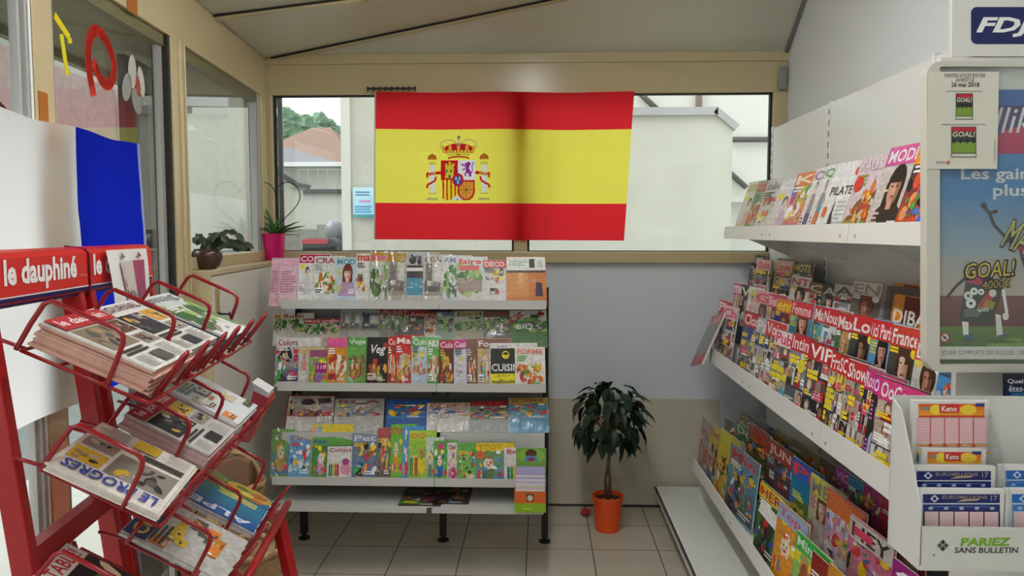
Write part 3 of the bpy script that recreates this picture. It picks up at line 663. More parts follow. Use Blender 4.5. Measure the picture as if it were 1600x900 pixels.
flag = FL.build('flag', FLAG, origin=fpt(.5, 0), smooth=True)
tag(flag, 'red and yellow Spanish flag hung across the back window', 'flag')
b = MB(); b.tube([fpt(0, k/12)+Vector((-.004, 0, 0)) for k in range(13)], .0045, 6, 0, 'e8e6de'); b.build('hem_tape', FLAG, flag)
def cu(X, Y):     # zoom pixel of the arms -> flag u,v
    px, py = 640+X/6.43, 190+Y/6.43
    v = 1-(py-143)/232.; xl_ = 587-1*(1-v); xr_ = 991-16*(1-v)
    return ((px-xl_)/(xr_-xl_), v)
A = Art(4e-5)
def cp(pts, col): A.poly([cu(*p) for p in pts], col)
def ce(x, y, rx, ry, col, n=16): cp([(x+rx*math.cos(2*math.pi*i/n), y-ry*math.sin(2*math.pi*i/n)) for i in range(n)][::-1], col)
def cr(x0, y0, x1, y1, col): cp([(x0, y1), (x1, y1), (x1, y0), (x0, y0)], col)
def cl_(pts, w_, col):
    for p, q in zip(pts, pts[1:]):
        dx, dy = q[0]-p[0], q[1]-p[1]; L = math.hypot(dx, dy); nx, ny = -dy/L*w_/2, dx/L*w_/2
        cp([(p[0]-nx, p[1]-ny), (q[0]-nx, q[1]-ny), (q[0]+nx, q[1]+ny), (p[0]+nx, p[1]+ny)], col)
def arc(cx, cy, rx, ry, a0, a1, n=10): return [(cx+rx*math.cos(math.radians(a0+(a1-a0)*i/n)), cy-ry*math.sin(math.radians(a0+(a1-a0)*i/n))) for i in range(n+1)]
RC, GO, GR = 'cc1f2a', 'e6b23a', '8f8f7a'
# shield
cp([(320, 380), (493, 380), (493, 580), (320, 580)], RC)
cr(493, 380, 672, 583, 'efe9ee')
cp([(328, 580), (490, 580), (490, 790), (400, 795), (350, 775), (332, 740)], 'f4d83a')
for x in (338, 376, 418, 458): cr(x, 580, x+14, 770 if x < 345 else 788, RC)
cp([(490, 583), (663, 583), (663, 710), (645, 755), (610, 785), (575, 792), (530, 780), (500, 750), (490, 710)], RC)
cp([(508, 600), (648, 600), (648, 705), (630, 745), (600, 768), (575, 774), (540, 762), (515, 738), (508, 705)], 'e8963a')
for k in range(8):
    a_ = math.pi*k/4; cl_([(577, 680), (577+62*math.cos(a_), 680+70*math.sin(a_))], 9, 'c05a22')
for k in (22, 42, 60): cl_(arc(577, 680, k, k*1.1, 0, 360, 16), 6, 'd8b04a')
ce(577, 680, 10, 10, '5a8a4a')
# castle
cr(368, 435, 450, 555, 'd8c63a'); cr(362, 535, 455, 560, 'd8c63a')
for x in (364, 402, 436): cr(x, 412, x+22, 440, 'd8c63a')
for x in (404, 416): cr(x-4, 396, x+6, 416, 'd8c63a')
for x in (380, 425): ce(x, 490, 9, 16, '3f6a4a')
cr(398, 530, 420, 558, '2f4a7a')
# lion
PU = '9a2f9a'
cp([(560, 415), (600, 400), (612, 430), (605, 465), (625, 500), (628, 545), (605, 548), (600, 515), (570, 500), (575, 465)], PU)
ce(600, 418, 24, 20, PU); cl_([(565, 445), (535, 420), (528, 432)], 14, PU); cl_([(570, 465), (540, 480)], 14, PU); cl_([(585, 505), (560, 525), (575, 540)], 14, PU)
cl_([(622, 515), (640, 490), (635, 440), (652, 400)], 9, '55507a')
# centre
ce(493, 580, 58, 68, RC, 20); ce(493, 583, 40, 50, '3f4aa8', 20)
for x, y in ((475, 565), (510, 565), (493, 603)): ce(x, y, 12, 22, 'a9b4cc', 8)
# point
cp([(478, 735), (492, 735), (560, 800), (480, 815), (400, 800)], 'e9e6dc'); cp([(470, 785), (487, 760), (505, 785)], '9ab08a'); cr(435, 790, 525, 800, '8fb6c4')
# crown
cp(arc(500, 285, 160, 75, 200, -20, 16), RC); 
for k in (345, 415, 500, 585, 655): ce(k, 255, 17, 30, GO, 8)
for k in range(9): ce(360+35*k, 292, 14, 14, 'e8cf4a', 8)
cl_(arc(400, 235, 85, 60, 200, 10, 12), 10, 'b9ae86'); cl_(arc(600, 235, 85, 60, 170, -20, 12), 10, 'b9ae86'); cl_([(500, 165), (500, 250)], 12, 'b9ae86')
ce(502, 150, 17, 19, '8a8676', 12); cp([(372, 305), (630, 305), (605, 345), (395, 345)], 'd9cf48'); cl_(arc(500, 372, 110, 25, 165, 15, 10), 14, RC); cr(480, 320, 515, 330, RC)
# pillars
for xc, sg in ((232, 1), (757, -1)):
    cr(xc-24, 425, xc+26, 712, 'e6e6ea'); cr(xc-34, 400, xc+36, 425, 'd6d24a'); cr(xc-40, 708, xc+40, 722, 'd0c84a')
    cp(arc(xc, 360, 46, 42, 200, -20, 10), 'b0702a'); cr(xc-34, 362, xc+34, 376, 'c8862a'); cl_([(xc, 305), (xc, 330)], 6, '7a6a2a')
    for k in (-28, 0, 28): ce(xc+k, 345, 11, 12, 'd8562a', 8)
    for k in range(4): cl_([(xc-58, 768+12*k), (xc-20, 762+12*k), (xc+15, 770+12*k), (xc+52, 764+12*k)], 7, GR)
    cl_([(xc+sg*90, 505), (xc+sg*20, 512), (xc-sg*40, 520), (xc-sg*58, 515)], 30, RC); cl_([(xc-sg*52, 530), (xc-sg*48, 556)], 18, RC)
    cl_([(xc+sg*38, 545), (xc+sg*30, 585), (xc-sg*20, 615), (xc-sg*52, 630), (xc-sg*50, 660)], 20, RC)
A.text('PLVS', *cu(200, 522), *cu(270, 500), 'f4d85a'); A.text('VLTRA', *cu(705, 525), *cu(795, 500), 'f4d85a')
gx_, gy_ = 216, 198; UA, UB, VA, VB = I0/nu, I1/nu, J0/nv, J1/nv; cells = [YE]*(gx_*gy_)
for pts, fs, col in A.items:
    for f in fs:
        P = [((pts[k][0]-UA)/(UB-UA)*gx_, (pts[k][1]-VA)/(VB-VA)*gy_) for k in f]
        for yy in range(max(0, int(min(p[1] for p in P)-.5)), min(gy_, int(max(p[1] for p in P)+1.5))):
            yc = yy+.5; xs = []
            for p, q in zip(P, P[1:]+P[:1]):
                if (p[1] <= yc) != (q[1] <= yc): xs.append(p[0]+(yc-p[1])*(q[0]-p[0])/(q[1]-p[1]))
            xs.sort()
            for a_, c_ in zip(xs[::2], xs[1::2]):
                for xx in range(max(0, int(math.ceil(a_-.5))), min(gx_, int(math.floor(c_-.5))+1)): cells[yy*gx_+xx] = col
b = MB(); b.grid(fpt, [UA+(UB-UA)*k/gx_ for k in range(gx_+1)], [VA+(VB-VA)*k/gy_ for k in range(gy_+1)], lambda u, v: cells[int((v-VA)/(VB-VA)*gy_)*gx_+int((u-UA)/(UB-UA)*gx_)])
b.build('coat_of_arms', FLAG, flag, smooth=True)['label'] = 'crowned shield between two pillars with red ribbons'
b = MB(); r0_, r1_ = aty(576, 139, YB-.03), aty(650, 139, YB-.03)
b.box(r0_.x, r1_.x, YB-.05, YB-.0355, r0_.z-.004, r0_.z+.004)
for i in range(9):
    x = r0_.x+(r1_.x-r0_.x)*i/8; b.box(x-.004, x+.004, YB-.06, YB-.048, r0_.z-.016, r0_.z+.008)
tag(b.build('hook_strip', BLACK, origin=r0_), 'short black strip of hooks on the beam above the flag corner', 'hook')
# ------------------------------------------------------------------ French flag, paper letters, tape on the glazed side
def lpx(px): return (CX-0)*0 or None
def lu(px):       # u on the left wall plane for a pixel column (at eye height)
    d = ray(px, 360); o = EYE-Vector((CX, YB, 0)); t = -(o.dot(N))/(d.dot(N)); p = EYE+d*t
    return (p-Vector((CX, YB, 0))).dot(U)
ub0, ub1 = lu(206), lu(105)
zT, zB = 1.905, 1.10
def ffp(u, z):
    k = (u-ub0)
    return LW(u, .036+.007*math.sin(k*13+z*2)+.004*math.sin(z*9+k*4)-.004*math.exp(-((z-1.68)/.02)**2)-.004*math.exp(-((z-1.42)/.02)**2), z-.012*math.sin(k*7)**2*(z-zB))
b = MB(); n_ = 45; m_ = 20; wB = ub1-ub0
b.grid(ffp, [ub0+wB*3*i/n_ for i in range(n_+1)], [zB+(zT-zB)*j/m_ for j in range(m_+1)], lambda u, z: ['1426b4', 'f4f4f2', 'd0202c'][min(2, int((u-ub0)/wB))])
ff = b.build('flag', FLAG, origin=ffp(ub0+wB*1.5, zB), smooth=True)
tag(ff, 'French flag with blue and white bands hung on the glass behind the red newspaper rack', 'flag')
b = MB(); b.tube([ffp(ub0, zB+(zT-zB)*k/10)+U*-.006 for k in range(11)], .006, 6, 0, 'c9d2e8'); b.build('hem_tape', FLAG, ff)
def strip(name, px0, px1, z0, z1, n0, label):
    b = MB(LT); u0, u1 = lu(px0), lu(px1); b.box(min(u0, u1), max(u0, u1), n0, n0+.0015, z0, z1)
    tag(b.build(name, TAPE, origin=LW((u0+u1)/2, n0, z0)), label, 'tape')
strip('packing_tape', 80, 66, 1.81, 1.985, .0046, 'strip of brown tape on the cream door post above the French flag')
b = MB(LT); u0, u1 = lu(219), lu(207); b.box(u1-.02, u0, .0155, .017, 2.355, 2.43) if u1 < u0 else b.box(u0, u1+.02, .0155, .017, 2.355, 2.43)
tag(b.build('packing_tape', TAPE, origin=LW(u0, .016, 2.36)), 'strip of brown tape hanging over the top of the glass door frame', 'tape')
def letter(px0, px1, y0, y1, pts, col, label, close=False, wd=.02):
    b = MB(); u0, u1 = lu(px0), lu(px1); pm = (px0+px1)/2; dd = (LW(lu(pm), 0, 0)).y
    zt_, zb_ = aty(pm, y0, dd).z, aty(pm, y1, dd).z
    if len(pts) > 6:
        q = []; n = len(pts)
        for i in range(n-1):
            a, b1, c_, d = pts[max(0, i-1)], pts[i], pts[i+1], pts[min(n-1, i+2)]
            for k in range(5):
                t = k/5; q.append(tuple(.5*(2*b1[m]+(c_[m]-a[m])*t+(2*a[m]-5*b1[m]+4*c_[m]-d[m])*t*t+(3*b1[m]-a[m]-3*c_[m]+d[m])*t**3) for m in (0, 1)))
        pts = q+[pts[-1]]
    P = [(u0+(u1-u0)*x, zb_+(zt_-zb_)*y) for x, y in pts]
    ext = .3*wd if len(pts) > 6 else 0
    for p, q in zip(P, P[1:]+(P[:1] if close else [])):
        L_ = math.hypot(q[0]-p[0], q[1]-p[1]); ex_ = ((q[0]-p[0])/L_*ext, (q[1]-p[1])/L_*ext)
        b.bar(LW(p[0]-ex_[0], -.017, p[1]-ex_[1]), LW(q[0]+ex_[0], -.017, q[1]+ex_[1]), wd, .002, up=tuple(U.cross(Vector((0, 0, 1)))) , col=col)
    tag(b.build('paper_letter', PAINTED, origin=LW((u0+u1)/2, -.017, zb_)), label, 'paper letter', 'cut paper letters on the glass')
letter(108, 131, 30, 116, [(0, 1), (.9, .72), (.95, .62)], 'd8c818', 'yellow slanting cut paper letter stuck high on the glass door', wd=.022)
letter(117, 124, 55, 116, [(0, 1), (1, 0)], 'd8c818', 'thin yellow paper stroke below the slanting yellow letter on the glass', wd=.02)
letter(157, 196, 52, 150, [(.12, 0), (.0, .35), (.02, .7), (.2, .96), (.5, 1), (.8, .85), (.98, .6), (.9, .35), (.7, .22), (.45, .25), (.2, .45)], 'c8281e', 'large red cut paper loop letter stuck on the glass door', wd=.036)
letter(-2, 17, 40, 84, [(0, 1), (1, 0), (0, .12)], '1f6a4a', 'green triangular cut paper letter on the side glass by the door post', wd=.018)
letter(81, 90, 34, 46, [(0, .5), (1, .5)], '1f7a3a', 'small green paper piece on the glass at the edge of the door post', wd=.045)
b = MB(); 
for cx_, cz_, rx_, rz_, rot_, col in ((223, 112, .034, .06, .1, 'b4b6ac'), (214, 136, .034, .055, .5, '8f9088'), (236, 128, .028, .055, -.25, 'b9bbb0'), (231, 134, .02, .04, -.2, 'a8402e'), (228, 158, .036, .05, -.6, '85867e')):
    uu = lu(cx_); pm = LW(uu, 0, 0); zc = aty(cx_, cz_, pm.y).z
    b.face([LW(uu+rx_*math.cos(t)*math.cos(rot_)-rz_*math.sin(t)*math.sin(rot_), -.0175, zc+rx_*math.cos(t)*math.sin(rot_)+rz_*math.sin(t)*math.cos(rot_)) for t in (2*math.pi*i/16 for i in range(16))][::-1], 0, col)
tag(b.build('clover_motif', PAINTED, origin=LW(lu(226), -.0175, 2.0)), 'pale four-petal clover motif with one red leaf on the glass door', 'sticker')  # flat clover shapes set on the room side of the door glass
b = MB(LT); b.tube([(u_d-.02, -.1, 1.9), (2.6, -.11, 2.06), (3.0, -.1, 2.3)], .004, 6)
b.tube([(2.44, -.11, 2.02), (2.44, -.11, 2.2)], .008); tag(b.build('cable', BLACK, origin=LW(2.5, -.1, 1.9)), 'black cable running down outside the glass by the door post', 'cable')

# ------------------------------------------------------------------ plants
def pot_plant(loc, label, cat): return empty('potted_plant', loc, label, cat)
def leaf(b, base, d, up, L, W, droop=.25, mi=0, fold=.2):
    base = Vector(base); d = Vector(d).normalized(); s_ = d.cross(Vector(up)).normalized(); n = s_.cross(d); rows = []
    for t, w_ in ((0, .1), (.25, .8), (.5, 1), (.78, .6), (1, .03)):
        c = base+d*L*t-n*droop*L*t*t; rows.append((c-s_*W*w_/2+n*W*w_*fold, c, c+s_*W*w_/2+n*W*w_*fold))
    pts = [p for r_ in rows for p in r_]; f = []
    for i in range(4): f += [(3*i, 3*i+1, 3*i+4, 3*i+3), (3*i+1, 3*i+2, 3*i+5, 3*i+4)]
    b.add(pts, f, mi)
# standard tree in an orange pot
pp = atz(949, 827, 0); px_, py_ = pp.x, pp.y
T = empty('potted_tree', (px_, py_, 0), 'small dark-leaved standard tree in an orange pot by the back wall', 'plant')
b = MB(); b.lathe([(.002, .0), (.064, .0), (.066, .004), (.08, .172), (.086, .174), (.086, .19), (.079, .19), (.074, .165), (.002, .165)], (px_, py_, 0)); b.build('pot', TERRA, T, smooth=False)
b = MB(); b.lathe([(.0, .155), (.05, .172), (.0745, .168), (.0745, .16), (0, .15)], (px_, py_, 0)); b.build('soil', SOIL, T)
top = aty(952, 690, py_); r = random.Random(4)
for k in (-1, 1):
    b = MB(); b.tube([(px_+k*.008, py_, .165), (px_+k*.012, py_+.01, .27), (px_-k*.002+.004, py_, .38), (px_+.012+k*.006, py_, top.z), (px_+.02+k*.03, py_+.01*k, top.z+.12)], [.009, .008, .0075, .007, .004], 8); b.build('stem', BARK, T, smooth=True)
b = MB(); cc_ = aty(950, 652, py_)
for i in range(150):
    a_ = r.uniform(0, 2*math.pi); el = r.uniform(-1, 1); rad = r.uniform(.35, 1)**.6
    z = el*.15; xx = .165*math.sqrt(max(.02, 1-el*el*.75))*rad*math.cos(a_); yy = .15*math.sqrt(max(.02, 1-el*el*.75))*rad*math.sin(a_)
    bz = cc_+Vector((xx*1.0, yy, z+ (.03 if el > 0 else .0)))
    d = Vector((xx+.02*r.uniform(-1, 1), yy, -.05+r.uniform(-.12, .09))); 
    leaf(b, bz, d, (0, 0, 1), r.uniform(.075, .105), r.uniform(.045, .062), r.uniform(.3, .8), fold=.2)
b.build('foliage', LEAFD, T)
b = MB()
for i in range(26):
    a_ = r.uniform(0, 6.28); b.tube([(px_+.012, py_, top.z+.02), (px_+.06*math.cos(a_), py_+.05*math.sin(a_), cc_.z+r.uniform(-.06, .02)), cc_+Vector((.14*math.cos(a_), .12*math.sin(a_), r.uniform(-.1, .12)))], [.004, .003, .0015], 5)
b.build('branch', BARK, T)
rp = atz(915, 806, .0); b = MB(); b.ball((rp.x, rp.y, .022), .028, .02, .022, 10, 7, jit=.2, rng=r)
tag(b.build('crumpled_wrapper', mat('red_foil', 'b0281c', .4), origin=(rp.x, rp.y, 0)), 'small crumpled red scrap on the floor tiles beside the orange pot', 'wrapper')
# cactus in the round brown pot on the ledge
cp0 = LW(lu(306)-.0, .045, 1.44)
T = empty('potted_cactus', cp0, 'dark trailing leaf cactus in a round brown pot at the end of the ledge', 'plant')
b = MB(); b.lathe([(.0, 0), (.034, 0), (.05, .014), (.064, .045), (.062, .07), (.052, .086), (.047, .086), (.055, .066), (.0, .062)], cp0); b.build('pot', BROWNPOT, T, smooth=True)
b = MB(); b.lathe([(0, .06), (.05, .07), (0, .074)], cp0); b.build('soil', SOIL, T)
b = MB()
for i in range(20):
    a_ = r.uniform(-3.1, 3.1) if i > 8 else r.uniform(-.7, .5); p = cp0+Vector((.02*math.cos(a_), .02*math.sin(a_), .068)); rise = r.uniform(.03, .09); out = r.uniform(.06, .11)*(1.6 if i <= 8 else .75)
    prev = p; nseg = 5
    for k in range(1, nseg+1):
        t = k/nseg; q = cp0+Vector((math.cos(a_)*out*t*1.1, math.sin(a_)*.45*out*t, .068+rise*math.sin(t*2.3)*1.25-.02*t)); leaf(b, prev, q-prev, (r.uniform(-.5, .5), -1, .6), (q-prev).length*1.35, .03, .1, fold=.1); prev = q
b.build('foliage', LEAFC, T)
# pink pot with aloe-like plant and a wire heart, in the corner
pk = atz(429, 404, 1.487); pk = Vector((aty(429, 404, 4.4).x, 4.4, 1.44))
T = empty('potted_plant', pk, 'spiky green plant with a wire heart in a hot pink pot on the corner ledge', 'plant')
b = MB(); b.lathe([(.0, 0), (.048, 0), (.05, .004), (.064, .148), (.066, .15), (.062, .15), (.058, .14), (0, .135)], pk, 32); b.build('pot', PINKPOT, T, smooth=False)
b = MB(); b.lathe([(0, .128), (.057, .139), (0, .142)], pk); b.build('soil', SOIL, T)
b = MB()
for a_, el, L, wd_ in ((2.9, 1.0, .15, .03), (2.6, 1.3, .19, .035), (3.3, .8, .12, .03), (.3, .65, .17, .045), (.1, .45, .19, .05), (-.5, .3, .16, .03), (-.9, .5, .13, .04), (3.9, .6, .1, .03), (1.4, 1.0, .13, .035), (-1.6, .9, .12, .035), (.5, .15, .15, .022)):
    leaf(b, pk+Vector((0, 0, .135)), (math.cos(a_)*math.cos(el), math.sin(a_)*math.cos(el)*.6, math.sin(el)), (0, 0, 1), L, wd_, .15, fold=.25)
b.build('foliage', LEAFA, T)
b = MB(); hp = []
for i in range(41):
    t = 2*math.pi*i/40; hp.append(pk+Vector((.0088*16*math.sin(t)**3+.012, -.0, .355+.0095*(13*math.cos(t)-5*math.cos(2*t)-2*math.cos(3*t)-math.cos(4*t))-.03)))
b.tube(hp, .0028, 6); b.build('wire_heart', BLACK, T, smooth=True)

# ------------------------------------------------------------------ magazine rack in front of the back wall
gx0, gxm, gx1 = aty(433, 600, 3.66).x, aty(682, 600, 3.66).x, aty(853, 600, 3.66).x
R_ = empty('magazine_rack', ((gx0+gx1)/2, 3.8, 0), 'low freestanding magazine rack with black posts in front of the back wall', 'rack')
ZL = {}
for nm, yl, pt_, pb_ in (('a', 3.74, 469, 483), ('c', 3.66, 599, 612), ('e', 3.56, 747, 760)):
    ZL[nm] = (aty(640, pt_, yl).z, aty(640, pb_, yl).z)
for x in (gx0+.02, gxm-.012, gx1-.002):
    b = MB(); b.box(x-.017, x+.017, 3.955, 3.99, .03, 1.32); b.lathe([(0, 0), (.03, 0), (.03, .008), (.012, .016), (.01, .034), (0, .034)], (x, 3.972, 0)); b.build('post', BLACK, R_)
b = MB(); b.box(gx0+.04, gx1-.02, 3.93, 3.953, .33, 1.3); b.build('back_panel', RACKB, R_)
for q0, q1 in ((gx0, gxm-.002), (gxm+.002, gx1)):
    for nm, yl in (('a', 3.74), ('c', 3.66), ('e', 3.56)):
        z1, z0 = ZL[nm]
        b = MB(); b.box(q0, q1, yl, yl+.004, z0, z1); b.box(q0, q1, yl+.004, 3.93, z0, z0+.006); b.box(q0+.03, q0+.034, yl+.12, 3.955, z0-.05, z0, 1); b.box(q1-.034, q1-.03, yl+.12, 3.955, z0-.05, z0, 1)
        b.build('shelf', [SHELFG, BLACK], R_)
        if nm != 'a':
            zs = aty(800, 545 if nm == 'c' else 679, yl+.12).z
            b = MB(); b.box(q0+.01, q1-.005, yl+.12, yl+.124, z0+.006, zs); b.box(q0+.01, q1-.005, yl+.124, 3.93, zs-.004, zs); b.build('step', SHELFG, R_); ZL[nm+'s'] = zs
zb1, zb0 = aty(600, 796, 3.5).z, aty(600, 801, 3.5).z
for q0, q1 in ((aty(416, 790, 3.5).x, gxm-.03), (gxm-.005, gx1-.01)):
    b = MB(); b.prism([(q0, 3.5, zb0), (q1, 3.5, zb0), (q1, 3.95, zb0+.0), (max(q0, gx0-.0), 3.95, zb0)], (0, 0, zb1-zb0+.004)); b.build('base_shelf', SHELFG, R_)
def back_row(E_, ybot, ytop, zbot, suffix, group, vz, phi=5, t=.004, cat='magazine', name='magazine'):
    tp_ = math.tan(math.radians(phi)); offs = [0.]
    for i in range(len(E_)-2, -1, -1):
        s_ = aty(E_[i+1][0], E_[i+1][1], ytop).x-aty(E_[i][0], E_[i][1], ytop).x
        offs.append(offs[-1]+max(0, t+.0045-s_*tp_))
    offs = offs[::-1]; yb0, yt0 = ybot, ytop; zm = sum(aty(e[0], e[1], ytop).z for e in E_)/len(E_); lean = math.atan2(ytop-ybot, zm-zbot)
    for i, e in enumerate(E_):
        ybot, ytop = yb0+offs[i], yt0+offs[i]
        x0, tp, x1, style, bgc, a, b_, title, tcol, mcol, label = e[:11]; wr = len(e) > 11 and e[11]; ex = e[12] if len(e) > 12 else None
        p = aty(x0, tp, ytop); q = aty(x1, tp, ytop); nx = E_[i+1][0] if i+1 < len(E_) else x1
        vf = min(1, (nx-x0)/(x1-x0)); h = (p.z-zbot)/math.cos(lean)
        rt = Matrix.Rotation(math.radians(phi), 4, 'Z') @ Matrix.Rotation(-lean, 4, 'X')
        magazine(name, Matrix.Translation((p.x, ybot, zbot)) @ rt, (q.x-p.x)/math.cos(math.radians(phi)), h, t, style, bgc, a, b_, title, tcol, mcol, label+suffix, cat, group, vf, vz, wr, extra=ex)
def wtop(c, r): c.rect(0, .66, 1, 1, 'eceee6'); c.bars(.06, .78, .55, .92, 4, '8fb08a', r); c.rect(.58, .72, .72, .95, '2a2a2a'); c.bars(.78, .74, .96, .9, 4, 'aab4b0', r)
def orangewall(c, r):
    c.rect(0, 0, 1, .64, 'c8742c'); c.rect(0, 0, .55, .6, 'd08a3c'); c.rect(.3, .3, .45, .62, 'e0a860'); c.rect(.0, .6, 1, .66, '3a2018'); c.poly([(.72, 0), (.92, 0), (.9, .34), (.75, .36)], '2a1c34'); c.ell(.68, .42, .07, .07, 'c98b66'); c.line([(.55, .36), (.75, .4)], .05, 'c98b66'); wtop(c, r)
def cuisine(c, r):
    c.rect(0, 0, 1, .26, 'f0e01a'); c.rect(0, .26, 1, .88, '1a1916'); c.ell(.62, .72, .15, .1, 'f0e01a'); c.ell(.62, .73, .11, .06, '1a1916'); c.rect(.5, .68, .74, .72, 'f0e01a'); c.rect(0, .88, 1, 1, 'e6e4e0'); c.bars(.25, .91, .9, .95, 1, '888', r)
    c.text('CUISINE', .04, .32, 1.36, .5, 'f2f2ee'); c.text('pour les', .3, .17, 1.2, .25, '5a560c', off=0); c.text('nullissimes', .07, .02, 1.3, .12, '1a1916')
def biored(c, r): c.poly([(0, .55), (.3, .98), (.55, .98), (0, .3)], 'c03050'); c.text('BIO', .02, .62, .34, .76, 'f2d8d8', rot=.9); c.rect(.3, .8, .8, 1, 'd8dcd8'); c.ell(.85, .84, .1, .09, 'c82a3a'); c.text('BIO', .18, .1, .62, .36, 'f0f2ee')
def veg(c, r): c.rect(0, .4, 1, 1, '1d1a18'); c.ell(.88, .82, .12, .06, 'b5382c'); c.text('Veg', .2, .58, .9, .84, 'f4f2ee', shear=.3); c.rect(.3, .4, .5, .52, 'c83a30'); c.bars(.05, .06, .9, .13, 2, 'f0e8e0', r)
def mi118(c, r): c.rect(.35, .3, 1, .6, 'b01a78'); c.text('118', .45, .42, .95, .55, 'f2d8ec')
SA = ', back rack top shelf'
rowA = [
(428, 403, 472, 'text', 'e6bcc8', 'c77a98', 'fff', 'CO', 'f7c3da', None, 'pale pink magazine hanging over the end'),
(441, 404, 489, 'text', 'e9c6cf', 'c987a0', 'fff', 'CO', 'f49ac1', None, 'pink magazine with pink lettering, second from the end'),
(471, 397, 518, 'person_cut', 'ecebe6', 'd8d8d8', '999', 'CO', 'fbe9ee', 'b81c4a', 'white magazine showing a black-haired person'),
(494, 400, 541, 'food', 'dfe2dc', '6fa03a', '999', 'CRA', 'b04a5c', None, 'magazine with green fruit drinks'),
(528, 402, 574, 'woman', 'c3d6e2', 'b89ab8', 'd8d040', 'MOD', '3a8f96', None, 'pale blue magazine with a red-haired woman'),
(560, 396, 600, 'blocks', 'e4e2dc', '55585a', 'e8c81a', 'ma', 'd8352c', None, 'white magazine with a red title and yellow corner'),
(582, 394, 626, 'garden', 'cfd0c8', 'b0607a', 'fff', 'ie', 'e85aa8', 'e0a020', 'orange-topped magazine with a green garden photo', True),
(608, 395, 655, 'room', 'b9b4a6', '8a8880', '6f6a62', 'C', 'c98a1a', 'b89a1c', 'golden yellow magazine in a crumpled wrapper', True),
(638, 394, 684, 'pool', 'b9bbb9', '333', '444', 'Ja', '55585c', None, 'magazine with a terrace over blue water'),
(664, 398, 710, 'room', 'cfcabd', '7a7468', '4f4a44', 'CON', '6f6a66', None, 'beige magazine with a dim interior photo', True),
(694, 399, 740, 'garden', 'cfd6dc', 'a9b8a0', 'fff', 'AM', '8a96b4', None, 'pale magazine with a dark green garden'),
(716, 401, 764, 'garden', 'd8d4cc', 'c83028', 'e8d8c8', 'faire', 'd8281e', None, 'garden magazine with a big red title', False, lambda c, r: (c.rect(.1, .66, .85, .78, 'd8584c'), c.rect(.05, .12, .95, .4, '9a8878'), c.rect(.0, .32, .3, .46, 'b09a88'))),
(757, 406, 800, 'blocks', 'dcd8d2', '3a4a6a', '2a2624', 'DECO', 'f6ece8', 'c4161c', 'decorating magazine with a red top'),
(793, 401, 855, None, 'c8742c', 'fff', 'fff', '', 'fff', None, 'orange interior magazine with a white top', False, orangewall)]
back_row(rowA, 3.768, 3.86, ZL['a'][1]+.008, SA, 'magazines on the top shelf of the back rack', .2)
SB = ', back rack middle shelf, rear'
rowB = [
(431, 490, 478, 'garden', 'd8d4c4', 'c83', 'c33', 'R', 'b83a2a', 'd8d090', 'yellowish garden magazine at the window end'),
(443, 489, 492, 'garden', 'd5d2c6', '6a4', 'c55', 'Rusti', 'b8402f', 'e6e2d4', 'garden magazine with a red title over a lawn'),
(478, 498, 522, 'garden', 'cfc8b8', 'a33', 'fff', 'MonJ', 'f0d8d0', 'b02c24', 'red-topped garden magazine beside the lawn one'),
(503, 497, 550, 'garden', 'd4c4b0', 'd98', 'f4e', 'ardin', 'f0d8d0', 'b0342a', 'red-topped flower magazine'),
(534, 484, 572, 'room', 'b4b6b4', '8a8d8c', '777', 'R', '9a9a96', None, 'grey renovation magazine half hidden behind two copies'),
(548, 484, 590, 'room', 'bcbdba', '8d8f8d', '7a7a78', 'E', '9a9a96', None, 'middle of the pale grey renovation magazines'),
(565, 485, 612, 'room', 'b8bab6', '4a5a6a', '55585a', 'Reno', '44484c', None, 'grey renovation magazine with a dark title'),
(595, 482, 640, 'garden', '8f8a80', 'a9a', 'ddd', 'A', 'd8b0a8', 'a8302a', 'red-topped magazine in glinting plastic', True),
(613, 483, 662, 'garden', '7f7a70', '665', 'ccc', 'ART', 'e0c0b8', 'b03a32', 'plastic-wrapped garden magazine with a red band', True),
(640, 486, 684, 'blocks', '6a6a62', '3a3a36', 'b8b4a8', 'Ami', 'd8b8b0', 'a4372f', 'dark magazine with a dull red title'),
(665, 490, 700, 'food', 'd8d0be', 'b88a3a', 'a33', 'A', 'c84a3a', 'b8a898', 'magazine with a brown squash photo'),
(683, 487, 728, 'garden', '9aa89a', 'c050a0', 'd8c', 'L', 'e6e8e4', '6a8a9a', 'green garden magazine with a pink spot'),
(711, 486, 768, 'garden', 'b4ae90', '4a5fa8', 'e8a', 'jard', '5f7a3a', 'c9c2a0', 'beige-topped garden magazine with blue flowers'),
(757, 486, 808, 'garden', '5a5a50', 'e0d020', 'aa6', 'PI', 'a83a30', '6a5a50', 'dark garden magazine with a yellow spot', True),
(797, 485, 856, 'garden', '4f7a48', 'd8e0d0', 'c9d', '', 'fff', None, 'green organic gardening magazine with a red corner band', False, biored)]
back_row(rowB, 3.80, 3.86, ZL['cs']+.002, SB, 'garden magazines in the rear row', .42)
SC_ = ', back rack middle shelf, front'
